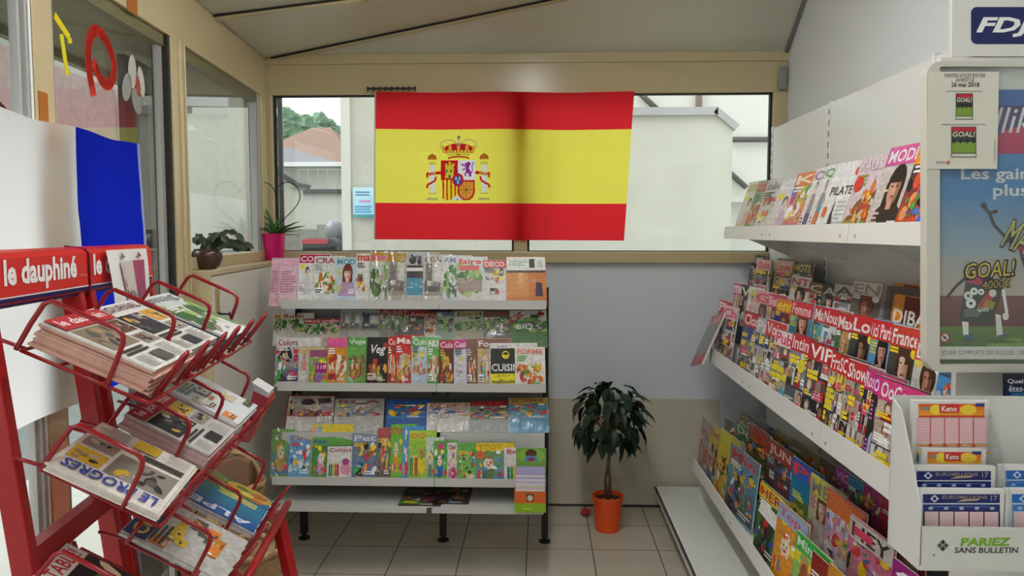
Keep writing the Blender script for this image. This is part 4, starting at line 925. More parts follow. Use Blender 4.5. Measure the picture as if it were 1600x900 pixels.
rowC = [
(434, 527, 503, 'toy', 'cfc9c4', '2a2a4a', 'c83a6a', 'Colora', 'a8487a', 'e6e2dc', 'white colouring magazine with red flowers'),
(470, 541, 508, 'body', 'd6cfc8', 'd88a86', 'e0dcd6', '', 'fff', 'd8c090', 'small pastel booklet with a girl in pink'),
(487, 546, 528, 'kids', '8fb83a', '9ac24a', 'a070a8', '', 'fff', 'a0507a', 'lime green puzzle booklet with a purple box', False, mi118),
(514, 528, 556, 'food', 'e0962a', 'd8862a', 'fff', 'Fac', 'e86aa8', 'e85a9a', 'orange cookery magazine with a pink title blob'),
(545, 527, 612, 'food', '62b23a', 'b04a2a', '8ac850', 'Vege', 'eaf4e0', '55a530', 'bright green vegetarian magazine', True),
(575, 527, 622, 'food', '2a2420', '8a3a24', 'e0d0b8', '', 'fff', '55a530', 'black vegetarian cookery magazine', False, veg),
(608, 526, 650, 'food', 'b0382a', 'e07a2a', 'ffd', 'Cu', 'f4e4d8', 'c0281e', 'red and orange cookery magazine'),
(620, 524, 666, 'food', 'cf2a1e', 'c8a030', 'fff', 'Ma', 'f8f0e8', 'cc1c18', 'bright red cookery magazine with a white title'),
(645, 526, 690, 'blocks', 'c9dcea', '3a78b8', 'e0d830', 'Cuis', 'e8f4e4', '4fb04a', 'blue and white cookery magazine with a green top', True),
(670, 529, 706, 'food', '58b048', 'e8dcc8', 'fff', 'NU', 'f8f6f0', '8ab870', 'green magazine showing small dishes'),
(688, 531, 732, 'food', '5a2418', 'b0602a', 'e0c030', 'Cuis', 'f4dce4', 'b0184a', 'dark red cookery magazine with a crimson top'),
(711, 530, 756, 'blocks', 'd4d8e4', 'b0b8d0', 'c9a8c8', 'Cuisi', 'f4eaf2', 'c42a80', 'pale lilac cookery magazine with a pink top'),
(731, 530, 770, 'food', '7a5240', '5a3424', 'e0d0c0', '', 'fff', None, 'brown dessert magazine without a visible title'),
(748, 529, 800, 'food', 'c8a890', '6ac0d8', 'e8d820', 'Fo', 'f4f2ee', '8a5a48', 'sepia cookery magazine with a yellow spot'),
(767, 536, 841, None, 'e6e4e0', 'ccc', 'fff', '', 'fff', None, 'black and yellow cookery book', False, cuisine),
(806, 542, 853, 'food', 'ece6de', 'd8742a', '5ab04a', 'FORME', 'e88a7a', None, 'white magazine with an orange dish')]
back_row(rowC, 3.682, 3.748, ZL['c'][1]+.008, SC_, 'cookery magazines at the front of the middle shelf', .1)
SD = ', back rack lowest shelf, rear'
K = dict(name='activity_magazine', cat='magazine')
rowD = [
(452, 617, 528, None, '8a2a1c', 'c33', 'fff', '', 'fff', None, 'dark red magazine standing behind the disc covers'),
(454, 619, 500, 'kids', 'd8d2cc', 'b04a3a', '2a1a1a', '', 'fff', None, 'white magazine with a black disc, half covered'),
(467, 620, 524, 'kids', 'dcd6d0', 'b8442c', '7a1c24', '', 'fff', 'd8d2cc', 'white magazine with a black disc and dark red art', True, lambda c, r: (c.ell(.3, .72, .2, .15, '2a1418'), c.ell(.3, .88, .15, .04, 'b0304a'), c.poly([(.6, .62), (.95, .7), (.9, .95), (.55, .9)], '4a2438'))),
(527, 623, 602, 'kids', 'c9c6c0', 'd0c8c0', '8a96a8', 'RCA', 'b05a50', None, 'pale greyish activity magazine with a faded title', True),
(607, 624, 676, 'toy', '2f5fa8', '3a86c0', 'e0a02a', 'Lo', '3a6ab4', '2a55a0', 'deep blue activity book with a pale moon'),
(670, 629, 742, 'blocks', 'd9d6d0', '2f6ab0', 'e0a040', 'BLMU', 'e07a3a', None, 'white and blue activity magazine with orange lettering', True),
(737, 626, 800, 'toy', '9a9e98', '4a6a4a', 'b8242c', 'ASK', 'd02a2a', '8a2a2c', 'activity magazine with red lettering and a green creature'),
(797, 622, 858, 'toy', '4a9ac0', '6ab0d0', 'd83a2a', 'JCAMA', 'a86a1a', 'd8b02a', 'blue activity magazine with a yellow top band', True)]
back_row(rowD, 3.70, 3.79, ZL['es']+.002, SD, 'activity magazines in the rear row of the lowest display', .4, **K)
SE = ', back rack lowest shelf, front'
def dome(col, dot):
    def f(c, r): c.ell(.5, .8, .46, .17, col); c.ell(.3, .8, .08, .06, dot)
    return f
rowE = [
(427, 671, 462, 'kids', '6aa84a', '4f8ac0', 'd8a030', '1000', '3a6a2a', None, 'green and blue bagged activity magazine next to the end', True),
(455, 677, 493, 'toy', '5fa8d8', '7ab8dc', 'e8ecf0', 'OPE', 'c84a4a', '6ab0dc', 'sky blue activity magazine with a white figure'),
(489, 664, 552, None, 'e8d040', 'f4b', 'fff', '', 'fff', None, 'yellow scalloped booklet standing tall behind the green one', False, lambda c, r: (c.ell(.25, .86, .2, .12, 'e8a0b8'), c.ell(.75, .85, .24, .13, '8ab8d8'))),
(491, 683, 553, 'kids', '3f8a3a', '5aa848', 'e89ab0', 'Pap', '3a5ab8', '6aa848', 'green activity magazine with a pink figure'),
(515, 696, 556, 'pencils', 'e9e6e0', 'e89ab4', 'b84a90', 'Colori', 'b0406a', 'e4e0dc', 'small white colouring book with a pencil picture'),
(553, 677, 598, 'toy', '7a8a94', '5a7aa8', '8a6a4a', 'Pet', 'd8e0ec', '8a98b0', 'blue-grey magazine with a rabbit-coloured picture'),
(592, 669, 622, 'toy', '8a7a5a', '5a4a3a', 'e8d820', '', 'fff', 'b0342c', 'brown bagged magazine with a yellow tongue shape', True),
(613, 664, 652, 'kids', '6ab83a', '8ac848', 'e8962a', 'Oui', 'd83a2a', '6ab83a', 'bright green activity magazine with a red title'),
(631, 667, 664, 'kids', '4a9ad8', '5ac0e0', 'e83a3a', '', 'fff', None, 'blue-edged activity magazine squeezed between the green ones'),
(641, 673, 684, 'pencils', '9ac840', 'e8d02a', 'b08858', 'oo', 'e0902a', 'b0d050', 'lime activity magazine with a yellow-sleeved figure', False),
(668, 683, 696, 'kids', 'c8d8c8', '8ab88a', '4a8a4a', '', 'fff', None, 'pale green rounded-top activity magazine'),
(680, 688, 716, 'kids', '5aa848', '6ab850', '2f5fb0', '', 'fff', None, 'green magazine with a small white and blue figure', False, lambda c, r: c.ell(.5, .86, .25, .1, 'd04a7a')),
(701, 691, 748, 'kids', 'e6e0de', 'd8a0b8', 'c03a60', 'Char', 'a03a60', None, 'white sticker magazine with pink shapes'),
(716, 691, 756, 'toy', '6ab04a', '7ac058', 'f0a8c0', '', 'fff', None, 'green magazine with pink and cream blobs'),
(745, 691, 806, 'kids', '6a9a5a', '5a8ac8', '5a7a4a', 'TTOT', 'c8a01a', 'e8c818', 'yellow-topped magazine with an orange badge', False, lambda c, r: c.ell(.16, .68, .15, .12, 'e0662a')),
(789, 698, 851, 'pencils', 'e4e0dc', '7ab04a', '6a4030', 'Bon Sou', 'd0405a', None, 'white magazine with a brown figure and red title')]
back_row(rowE, 3.582, 3.648, ZL['e'][1]+.008, SE, 'activity magazines at the front of the lowest display', .08, **K)
# two bagged magazines lying on the base shelf, counter box of booklets
for (px, py, w_, dz, lab, col) in ((621, 796, .2, .0, 'bagged dark magazine lying flat on the base shelf, yellow sticker on it', 'd8e01a'), (668, 793, .19, .0, 'bagged reddish magazine lying flat beside the sticker one on the base shelf', None)):
    p = aty(px, py, 3.53 if px < 650 else 3.56)
    magazine('activity_magazine', Matrix.Translation((p.x, p.y, zb1+.006)) @ Matrix.Rotation(math.radians(-90), 4, 'X'), w_, .27, .005, 'toy', '6a5a5a', '4a3a44', 'a05a5a', '', 'fff', None, lab, 'magazine', None, 1, 0, True, extra=(lambda c, r: c.ell(.25, .18, .18, .08, 'd8e01a')) if col else None)
pb0, pb1 = aty(804, 800, 3.50), aty(853, 700, 3.50)
BX = empty('booklet_box', ((pb0.x+pb1.x)/2, 3.53, zb1+.005), 'orange and green counter box of booklets on the base shelf, at its open end', 'box')
zt0, zt1, zt2 = aty(830, 798, 3.50).z, aty(830, 783, 3.5).z, aty(830, 766, 3.50).z
zt0 = zb1+.005
b = MB(); b.box(pb0.x, pb1.x, 3.47, 3.6, zt0, zt1, 0, '8fb82a'); b.box(pb0.x, pb1.x, 3.47, 3.6, zt1, zt2, 0, 'd8662a')
c = Art(); c.rect(.38, .55, .62, .95, '6a4a30'); c.ell(.5, .72, .09, .14, 'd8d0c0'); c.bars(.25, .15, .7, .3, 1, 'b8d83a', random.Random(1)); c.emit(b, lambda u, v, l: (pb0.x+u*(pb1.x-pb0.x), 3.47-l, zt0+v*(zt2-zt0)), start=.0006); b.build('carton', PRINT, BX)
zt3 = aty(830, 737, 3.5).z
hb = (zt3-zt2-.004)/9
for i in range(9):
    b = MB(); b.box(pb0.x+.006, pb1.x-.004, 3.478+.001*i, 3.592, zt2+.002+i*hb, zt2+.002+i*hb+hb*.86, 0, ['e8e6e4', 'e0d0d8', 'dce0d0', 'e8e0ec', 'd0c8e8', 'e6e8ea', 'c8b8e0', 'e8e8e8', 'b0a8d8'][i])
    o = b.build('booklet', PRINT, origin=((pb0.x+pb1.x)/2, 3.53, zt2+.002+i*hb)); tag(o, 'thin booklet in the pile standing on the orange and green counter box', 'booklet', 'booklets in the counter box')
b = MB(); b.box(pb0.x+.004, pb1.x+.002, 3.6, 3.604, zt2+.002, aty(830, 700, 3.6).z, 0, '7aa84a'); c = Art(); c.ell(.5, .78, .48, .2, '8ac04a'); c.ell(.5, .84, .2, .13, '5a3424'); c.poly([(.25, .62), (.75, .62), (.65, .78), (.35, .78)], '4a86c0'); c.ell(.5, .68, .1, .06, 'b0342c')
c.emit(b, lambda u, v, l: (pb0.x+.006+u*(pb1.x-pb0.x-.006), 3.6-l, zt2+v*(aty(830, 700, 3.6).z-zt2)), start=.0006); b.build('backing_card', PRINT, BX)

# ------------------------------------------------------------------ magazine shelving along the right wall
YN = 1.83                     # near end of the shelving (behind the lottery stand)
XP = 1.285
W_ = empty('wall_shelving', (1.1, 3.0, 0), 'long white shop shelving with slotted uprights full of magazines along the side wall', 'shelving')
ZP = 2.17
ends = [4.47, 3.6, 2.67, YN]
for q1, q0 in zip(ends, ends[1:]):
    b = MB(); b.box(XP, XP+.02, q0+.012, q1-.012, .05, ZP); b.build('back_panel', BACKP, W_)
for y in ends:
    b = MB(); b.box(XP-.004, XP+.06, y-.012, y+.012, 0, ZP+.01, 0)
    for k in range(42): z = .15+k*.048; b.box(XP-.0048, XP-.004, y-.004, y+.004, z, z+.026, 1)
    b.build('upright', [SHELFW, DARKGAP], W_)
def lipz(pt, X): return atx(pt[0], pt[1], X).z
shel = [('high', .97, lipz((1143, 354), .97), .062, 4.2, 1.59), ('middle', .90, lipz((1111, 543), .90), .075, 4.165, None), ('low', .83, lipz((1087, 720), .83), .06, 4.2, None)]
SZ = {}
for nm, X, zt_, hl, yf, _z in shel:
    zb_ = zt_-hl; SZ[nm] = zb_+.01
    cuts = [yf, 3.42, 2.52, YN]
    for q1, q0 in zip(cuts, cuts[1:]):
        b = MB(); b.prism([(X-.008, q1-.001, zb_), (X-.004, q1-.001, zb_), (X+.004, q1-.001, zt_), (X, q1-.001, zt_)], (0, q0-q1+.003, 0)); b.box(X-.004, XP, q0+.001, q1-.001, zb_, zb_+.006)
        for yy in (q1-.06, q0+.06):
            b.box(X-.0085, X-.006, yy-.005, yy+.005, zb_+.018, zb_+.028, 1)
            b.prism([(X+.1, yy, zb_), (XP, yy, zb_-.09), (XP, yy, zb_)], (0, .004, 0))
        b.build('shelf', [SHELFW, STEEL], W_)
# stepped trays: middle = three steps, low = three steps
STEP = {'middle': [(.915, SZ['middle']), (1.01, SZ['middle']+.09), (1.105, SZ['middle']+.18)], 'low': [(.85, SZ['low']), (.95, SZ['low']+.07), (1.05, SZ['low']+.14)]}
for nm in STEP:
    yf = {'middle': 4.165, 'low': 4.2}[nm]
    for k in (1, 2):
        x, z = STEP[nm][k]; b = MB(); b.box(x-.012, x-.009, YN, yf, z-.09, z-.002); b.box(x-.009, XP, YN, yf, z-.006, z-.002); b.build('step', SHELFW, W_)
zb = atz(0, 0, 0) and aty(1040, 760, 4.46).z
xb = aty(1022, 760, 4.46).x
b = MB(); b.box(xb, XP, YN, 4.46, zb-.012, zb); b.box(xb, xb+.012, YN, 4.46, zb-.035, zb); b.box(xb+.06, xb+.07, YN, 4.45, .0, zb-.012); b.build('base_shelf', SHELFW, W_, bevel=.002)
b = MB(); b.box(.86, XP, 4.2, 4.205, zb, SZ['low']-.01); b.build('end_bracket', SHELFW, W_)
def side_row(E_, Xt, Xb, zb_, suffix, group, vz, phi=5, t=.004, w0=.215, name='magazine'):
    tp_ = math.tan(math.radians(phi)); P = [atx(e[0], e[1], Xt) for e in E_]; offs = [0.]
    for i in range(len(E_)-2, -1, -1): offs.append(offs[-1]+max(0, t+.0045-(P[i].y-P[i+1].y)*tp_))
    offs = offs[::-1]; lean = math.atan2(Xt-Xb, sum(p.z for p in P)/len(P)-zb_)
    for i, e in enumerate(E_):
        px, py, style, bgc, a, b_, title, tcol, mcol, label = e[:10]; wr = len(e) > 10 and e[10]; ex = e[11] if len(e) > 11 else None; ww = e[12] if len(e) > 12 else w0
        p = P[i]; nx = P[i+1].y if i+1 < len(E_) else p.y-ww
        vf = min(1, max(.3, (p.y-nx)/ww)); h = (p.z-zb_)/math.cos(lean)
        rt = Matrix.Rotation(math.radians(-90+phi), 4, 'Z') @ Matrix.Rotation(-lean, 4, 'X')
        magazine(name, Matrix.Translation((Xb+offs[i], p.y, zb_)) @ rt, ww, h, t, style, bgc, a, b_, title, tcol, mcol, label+suffix, 'magazine', group, vf, vz, wr, extra=ex)
def pil(c, r): c.text('PILATES', .1, .56, .96, .68, '1a1a1a'); c.ell(.82, .86, .09, .06, 'd8402a'); c.bars(.5, .12, .85, .5, 7, 'b8bcc0', r); c.ell(.3, .1, .14, .08, '3a7ab8'); c.poly([(.35, .06), (.55, .1), (.42, .3), (.4, .5), (.34, .3)], '20242a'); c.ell(.12, .34, .08, .08, 'd8662a')
def dib(c, r): c.rect(0, 0, .3, 1, 'e8962a'); c.rect(.3, 0, .75, 1, '6a1420'); c.rect(.75, 0, 1, 1, 'e08a1a'); c.ell(.5, .3, .2, .3, '2a1814'); c.ell(.5, .24, .15, .2, 'd9a886'); c.text('DIBA', .05, .42, .95, .72, 'f0ece4')
SH = ', high wall shelf'
G1 = 'magazines on the high wall shelf'
R1 = [
(1171, 285, 'person_cut', 'dfe0da', 'd8b8a8', 'e0d040', 'a', 'c8c060', None, 'pale magazine with a person, farthest one'),
(1187, 284, 'food', '8a9a78', 'd8482a', '5aa05a', 'S', 'd84a3a', None, 'health magazine with red and green picture'),
(1203, 282, 'blocks', 'd6d2cc', 'e0662a', '9ab07a', 'bie', '9a9a96', None, 'greyish magazine with an orange box'),
(1226, 281, 'person_cut', 'e4dce2', 'c9b4c8', 'e8d84a', 'C', 'f0f0f0', None, 'pale lilac magazine with a black hair strand'),
(1250, 271, 'toy', 'd8c040', 'c83a8a', 'e8c820', 'K', 'f4e8d0', 'e0782a', 'pink and yellow magazine with a round yellow badge'),
(1278, 263, 'body', 'e2dfe0', '8a8a90', '4a3a6a', 'O', '9a6aa0', None, 'white magazine with purple striped corner'),
(1294, 259, 'body', 'dfe4e0', '6a8a9a', 'c86a3a', 'Q', '6a9a5a', None, 'white magazine with a pale green strip'),
(1310, 256, None, 'e8e8e6', 'aab', 'ccc', '', 'fff', None, 'white exercise magazine with a black lettered title', False, pil, .25),
(1350, 246, 'food', 'd9c8cc', '8a5a34', '9aa04a', 'PAUSE', 'e8d8dc', None, 'pale pink magazine with a brown oval picture', False, lambda c, r: c.ell(.18, .66, .14, .1, 'd8382a'), .25),
(1393, 230, 'woman', 'cfc6c0', '2a2624', 'd8c8b8', 'MODE', 'f0f0ee', 'd85a9a', 'magazine with a woman dressed in black', False, None, .25),
(1442, 226, 'toy', '2a2a34', 'e0502a', '4a5ad8', '', 'fff', 'e8962a', 'dark magazine with red and blue shapes, next to the white frame')]
side_row(R1, 1.085, .995, SZ['high'], SH, G1, .02, w0=.23)
G2 = 'celebrity magazines on the middle wall shelf'
SR = ', wall display rear step'
T1 = [
(1176, 398, 'mosaic', '3a3a38', '555', '777', 'SPE', 'c8c8c0', '2a2a2a', 'black-topped puzzle magazine, farthest'),
(1216, 403, 'mosaic', '8a8a80', '9a8', 'a77', 'QUI', 'd8d0c8', '6a6a64', 'grey-topped puzzle magazine'),
(1243, 408, 'mosaic', '2c2a28', '4a4a4a', 'b0a020', 'MOTS', 'e0d020', '33322c', 'black puzzle magazine with a yellow box'),
(1400, 441, None, 'e08a1a', 'ccc', 'fff', '', 'fff', None, 'orange magazine whose top edge pokes out behind its copy', False, dib)]
side_row(T1, 1.205, 1.14, STEP['middle'][2][1]+.002, SR, G2, .5, phi=4)
T2 = [
(1179, 405, 'mosaic', 'e6c8c0', 'f0e0d0', 'f0d020', 'Quiz', 'd8406a', 'eab8b0', 'pink quiz magazine with a yellow spot'),
(1208, 406, 'mosaic', 'e0b8a8', 'd8a8b0', '9ab040', 'Love', 'e8502a', 'f0c8b8', 'pinkish story magazine beside the quiz one'),
(1234, 430, 'portrait', 'e8e4e0', 'e6e2dc', 'f0e020', 'NT', 'd83a8a', 'f2eeea', 'white magazine with a smiling dark-haired woman'),
(1263, 440, 'mosaic', '3a3430', '2a2826', 'e0a020', 'C', 'f0e8e0', '8a6a2a', 'dark magazine with small faces'),
(1283, 444, 'woman', '44443f', '55554f', '888', 'A', 'd8d8d4', '3a3a38', 'black magazine with a grey picture'),
(1302, 442, 'mosaic', '7a7874', '6a6058', '8a3a3a', 'A', '4a4a48', 'c8c8c4', 'grey and white magazine with dark pictures'),
(1329, 437, 'portrait', '8a8480', '6a6460', 'c8402a', 'EN', '9a9a96', 'dcd8d4', 'white and grey magazine with a red figure'),
(1375, 445, 'text', '8f90a0', '777', 'aaa', '', 'fff', None, 'lilac-edged grey magazine next to the dark spines'),
(1383, 446, 'text', '5a5a5c', '444', '777', '', 'fff', None, 'dark grey magazine, first of two spines'),
(1391, 446, 'text', '4a4a4e', '3a3a3a', '666', '', 'fff', None, 'dark grey magazine, nearer of two spines'),
(1400, 459, None, 'e08a1a', 'ccc', 'fff', '', 'fff', None, 'orange magazine with white letters and a face', False, dib)]
side_row(T2, 1.157, 1.115, STEP['middle'][2][1]+.002, SR, G2, .45)
SM = ', wall display middle step'
def maxi(c, r): c.rect(0, .7, 1, 1, 'cc1a26')
T3 = [
(1148, 441, 'woman', 'e4dcd8', 'd8c8c8', 'c8306a', 'me', 'f0e8e8', 'd84a7a', 'white and pink magazine, farthest one'),
(1160, 444, 'woman', '2c2a2a', 'e8e4e0', 'ddd', 'V', 'e8e0a0', None, 'black and white magazine with a dress'),
(1171, 447, 'body', 'e6e4e0', 'e8b0c0', 'd8d8d4', 'A', 'd8d040', None, 'white magazine with a pink letter and pale dress'),
(1182, 452, 'woman', 'e0d6cc', '2a2422', 'd8b8a8', 'G', 'd8506a', 'e8a8a8', 'cream magazine with a long-haired woman'),
(1203, 457, 'woman', 'd8ccc8', '8a4a5a', 'e8a030', 'Bien', 'f4e4ea', 'd0406a', 'magazine with a pink title box'),
(1216, 464, 'portrait', '3a3a8a', '2f3a8a', 'e8902a', 'ent', 'f0e020', 'e0822a', 'orange and blue magazine'),
(1239, 468, 'woman', '4a9ab0', 'b82030', 'e8e020', 'Femme', 'f0d8d8', 'd8283a', 'red-topped magazine with a woman in red'),
(1276, 476, 'blocks', '5ab0c0', '3a8ab0', 'e8b0b0', 'Ma', 'f4f0ee', 'cc2a34', 'teal television magazine with a red top'),
(1290, 479, 'blocks', 'dce8ec', '2a9ac0', 'd84a8a', 'Nous', 'f4f0ee', 'c81e2a', 'pale television magazine with a red top'),
(1312, 487, 'portrait', '5a8a50', '4f7a48', 'e8e4e0', 'Max', 'f4f0ee', 'cc2028', 'green magazine with a bearded man'),
(1335, 489, 'portrait', '4a5048', '3c4440', 'f0f0ec', 'Loi', 'f0e8e6', 'c8262c', 'dark green magazine with a grey-haired man'),
(1366, 497, 'woman', '5aa0d0', '3a1a1e', 'e8d020', 'ici Paris', 'f4eeee', 'd4202a', 'blue magazine with a red title block'),
(1396, 505, 'portrait', 'd8d8d4', '4a4a44', 'f0e020', 'France', 'f8f0ee', 'cc4030', 'white magazine with a wedding couple'),
(1436, 528, 'portrait', '2e2e2c', 'd8d4d0', 'e8d820', 'Dim', 'f4f0ee', 'd85040', 'magazine with a grey-haired face in dark glasses'),
(1476, 545, 'blocks', '4a9ad8', '5ab0e0', 'c86ad0', 'Tele', 'f0f4f8', '3a8ad0', 'light blue television magazine under the white frame'),
(1515, 566, 'portrait', 'c8b8a8', '8a6a5a', 'e8e0d8', 'Star', 'f0e8e0', '7a4a3a', 'magazine with a long dark-haired woman under the white frame')]
side_row(T3, 1.06, 1.02, STEP['middle'][1][1]+.002, SM, G2, .3)
SF = ', wall display front step'
T4 = [
(1122, 467, 'mosaic', 'd8d4d0', 'e8e4e0', 'c82a3a', 'Pl', 'f4ecec', 'd02a3a', 'white magazine with a red corner, farthest one'),
(1130, 476, 'mosaic', 'e2dedb', 'e8e4e2', 'd83a5a', 'Ch', 'e84a7a', 'f2c8d0', 'white magazine with pink lettering'),
(1161, 485, 'mosaic', '4a4a50', '3a4a8a', 'e8d820', 'Clos', 'f4e4e4', 'c8202e', 'red-topped magazine with a blue corner'),
(1182, 495, 'mosaic', '9aa0a4', 'b8c8d4', '5a6a5a', 'Pa', 'e8e4e2', 'b8bcc0', 'grey and pale blue magazine'),
(1196, 498, 'mosaic', 'dcd4d2', 'e8c0c0', '333', 'Voi', 'f4e8e6', 'd8342a', 'magazine with a red slanted title and pink picture'),
(1211, 513, 'mosaic', '6a6a6c', 'b8bcc4', 'f0e030', 'Publ', 'e8406a', 'f0dcdc', 'white-topped magazine with large yellow words', False, lambda c, r: (c.bars(.03, .28, .9, .5, 2, 'f2e62a', r, .75), c.ell(.7, .12, .14, .07, '6ac0e0'))),
(1236, 519, 'mosaic', '44464a', '7a5a5a', 'e8e020', 'Intim', 'f4e6e6', 'cc2430', 'red-topped magazine with grey pictures', False, lambda c, r: c.ell(.6, .6, .16, .09, 'f0e020')),
(1263, 531, 'mosaic', '2e2c2c', 'c82a34', 'b8c8d8', 'VIP', 'f6f2f0', 'c41e2a', 'magazine with three huge white letters on red'),
(1298, 548, 'mosaic', '333230', '5a4a3a', 'f0e020', 'Fra', 'f4eae8', 'd4342a', 'black magazine with yellow headline boxes', False, lambda c, r: c.bars(.05, .3, .85, .58, 4, 'f0e41e', r, .75)),
(1312, 553, 'mosaic', '34302e', 'e8d8c8', 'f0e020', 'SCI', 'f4eae8', 'cc2a2a', 'magazine with a white-hatted figure'),
(1325, 560, 'mosaic', 'd0ccc8', 'd8d4d2', '8a2a3a', 'Show', 'f4ecea', 'c82430', 'red-topped magazine with white portrait boxes'),
(1354, 574, 'mosaic', '8a6a70', 'c85a7a', 'a8d8d0', 'Ros', 'f0e0e8', 'd0307a', 'pink-topped magazine with a teal tag'),
(1368, 584, 'woman', '2a2626', 'b8c8e8', 'c86ad0', 'OK', 'f0e6f0', 'c82a9a', 'dark magazine with a pale blue gown'),
(1380, 588, 'mosaic', '3a3e44', '3a9ad8', 'e85a9a', 'OoGoss', 'f4f0f2', 'd83a80', 'pink-titled magazine with many portraits', False, None, .24),
(1432, 620, 'mosaic', 'dcd8d4', 'e8e0d8', 'c8342a', 'Ga', 'c8342a', 'e8e4e0', 'white newspaper-like magazine behind the slip holder')]
side_row(T4, .965, .925, SZ['middle']+.002, SF, G2, .02)
# magazine hanging off the far end
A0, A1 = atx(1080, 574, .80), None
bl = aty(1078, 572, 4.26); tl = aty(1113, 495, 4.335); rv = Vector((.02, -.97, .05)).normalized(); uv = (tl-bl); hh = uv.length; uv.normalize(); rv = (rv-uv*rv.dot(uv)).normalized(); fn_ = uv.cross(rv)
M4 = Matrix((rv, fn_, uv)).transposed().to_4x4(); M4.translation = bl
magazine('magazine', M4, .2, hh, .012, 'text', '8a8a86', '9a9a96', '777', 'LES', 'f0e0e0', 'c82a30', 'grey magazine with red ends leaning off the far end of the wall display', 'magazine', None, 1, 0, True, extra=lambda c, r: c.rect(0, 0, 1, .2, 'c8303a'))
G3 = 'bagged activity magazines on the low wall shelf'
KS = dict(name='activity_magazine')
F3 = [
(1160, 640, 'toy', '4a6a58', '5a7a6a', 'c84', '', 'fff', None, 'dull green bagged magazine, farthest', True),
(1188, 655, 'toy', '4a6a8a', '5a8ab0', 'a98', '', 'fff', None, 'dull blue bagged magazine', True),
(1212, 668, 'toy', 'a8a07a', '8ab0c0', 'c96', '', 'fff', None, 'beige bagged magazine with white glints', True),
(1238, 684, 'toy', '8a9068', '7a9a6a', 'b75', '', 'fff', None, 'olive bagged magazine', True),
(1261, 700, 'toy', '9a8a5a', '6a8aa8', 'd84', '', 'fff', None, 'tan and blue bagged magazine', True),
(1283, 714, 'toy', '6a5a4a', '3a7ab0', 'd8602a', '', 'fff', None, 'orange and blue bagged magazine', True),
(1306, 727, 'kids', '8a4a8a', 'd8c04a', 'd84a9a', 'VIO', 'e8b0d8', 'b04a98', 'purple and yellow bagged magazine'),
(1326, 740, 'toy', '4a8ab0', 'd8506a', 'e8d060', '', 'fff', None, 'blue and red doll bagged magazine'),
(1350, 755, 'toy', 'b02a7a', 'd85aa8', '7a2a9a', '', 'fff', None, 'pink and purple bagged magazine', True),
(1377, 773, 'toy', 'c8285a', 'd83a6a', 'e85a9a', '', 'fff', None, 'crimson and pink bagged magazine', True)]
side_row(F3, 1.08, 1.06, STEP['low'][2][1]+.002, ', low wall shelf rear step', G3, .45, w0=.265, **KS)
F2 = [
(1135, 650, 'toy', '5a6a6a', '6a7a78', 'a55', '', 'fff', None, 'murky grey bagged magazine, farthest', True),
(1153, 657, 'kids', '4a8a5a', '5aa06a', 'a83a3a', 'Do', 'd8e8d8', '3f7a50', 'green-topped bagged magazine', True),
(1172, 660, 'toy', '5a3a30', '2a6a4a', 'b8302a', '', 'fff', 'a83028', 'dark brown bagged magazine with a red top', True),
(1202, 684, 'blocks', '6a4a44', '4a6ab0', 'c83a34', 'JUN', 'e0d0c8', 'a8382c', 'red and brown bagged magazine in glinting plastic', True),
(1239, 712, 'lake', '2f7ac0', 'e8862a', 'f4f4f0', 'Pi', 'd83a3a', '2a5ab8', 'blue seaside activity magazine with orange tents'),
(1268, 738, 'woman', 'd8d8a8', 'd8d4d0', 'c85a8a', 'ME', '8a8a90', 'd8d840', 'white and lime bagged magazine', True),
(1294, 761, 'toy', 'd85aa0', 'e8e4ec', '7aa8d8', '', 'fff', 'd8722a', 'pink unicorn-coloured bag with an orange header', True),
(1330, 803, 'toy', 'd86a98', 'e89ab8', 'e8c82a', 'HEY', '1a1a1a', 'd8d0c8', 'pink bagged magazine with a heart and black letters', True, lambda c, r: (c.rect(.1, .78, .55, .9, 'e8306a'), c.ell(.7, .24, .14, .1, 'f0c820'))),
(1397, 871, 'kids', 'a02a88', 'c84aa0', 'e8b0d8', 'G', 'f4e8f4', '98207a', 'purple magazine near the foot of the slip holder')]
side_row(F2, .98, .96, STEP['low'][1][1]+.002, ', low wall shelf middle step', G3, .3, w0=.265, **KS)
F1 = [
(1099, 651, 'toy', 'b8a8a8', 'c8504a', '8a9ab8', '', 'fff', None, 'pale red and blue bagged magazine, farthest', True),
(1112, 662, 'toy', 'd8c84a', '5a8ac8', 'd8502a', 'bo', 'd83a2a', 'c8b858', 'red and yellow bagged magazine', True),
(1126, 668, 'toy', 'e0d82a', 'e8c82a', 'd8402a', '', 'fff', 'd8dc3a', 'bright yellow bagged toy magazine', True),
(1143, 691, 'toy', '5ab0d8', '3a2a2a', 'e8c82a', 'Min', 'd83a4a', '8a9aa8', 'blue bagged magazine with toy glasses and dark toy', True, None, .36),
(1190, 750, 'toy', '3f7a3a', '2a3a2a', '3a4ab0', 'HER', 'a83a5a', 'e8c82a', 'green magazine with a yellow top band and dark figures', False, lambda c, r: (c.poly([(.05, .56), (.9, .5), (.95, .7), (.15, .78)], 'f0f0ee'), c.ell(.1, .9, .09, .06, 'd83a2a'))),
(1218, 781, 'kids', 'd8963a', 'e8a83a', 'f0a020', 'Top', 'd85a6a', '9ab0d0', 'orange magazine with a round orange face', False),
(1248, 828, 'portrait', '6ab850', '8ac868', 'fff', 'Mini', 'd8f0d8', '3ab04a', 'green magazine with a brown animal picture', False, lambda c, r: (c.ell(.55, .3, .3, .24, '8a4a24'), c.ell(.55, .52, .18, .14, '9a5a30'))),
(1273, 861, 'toy', '9a2a1e', 'b83a24', 'd8602a', '', 'fff', '8a2418', 'dark red magazine'),
(1298, 879, 'toy', 'e8c02a', 'd8382a', 'e8e0d0', '', 'fff', 'e8a01a', 'yellow magazine with red stripes', True)]
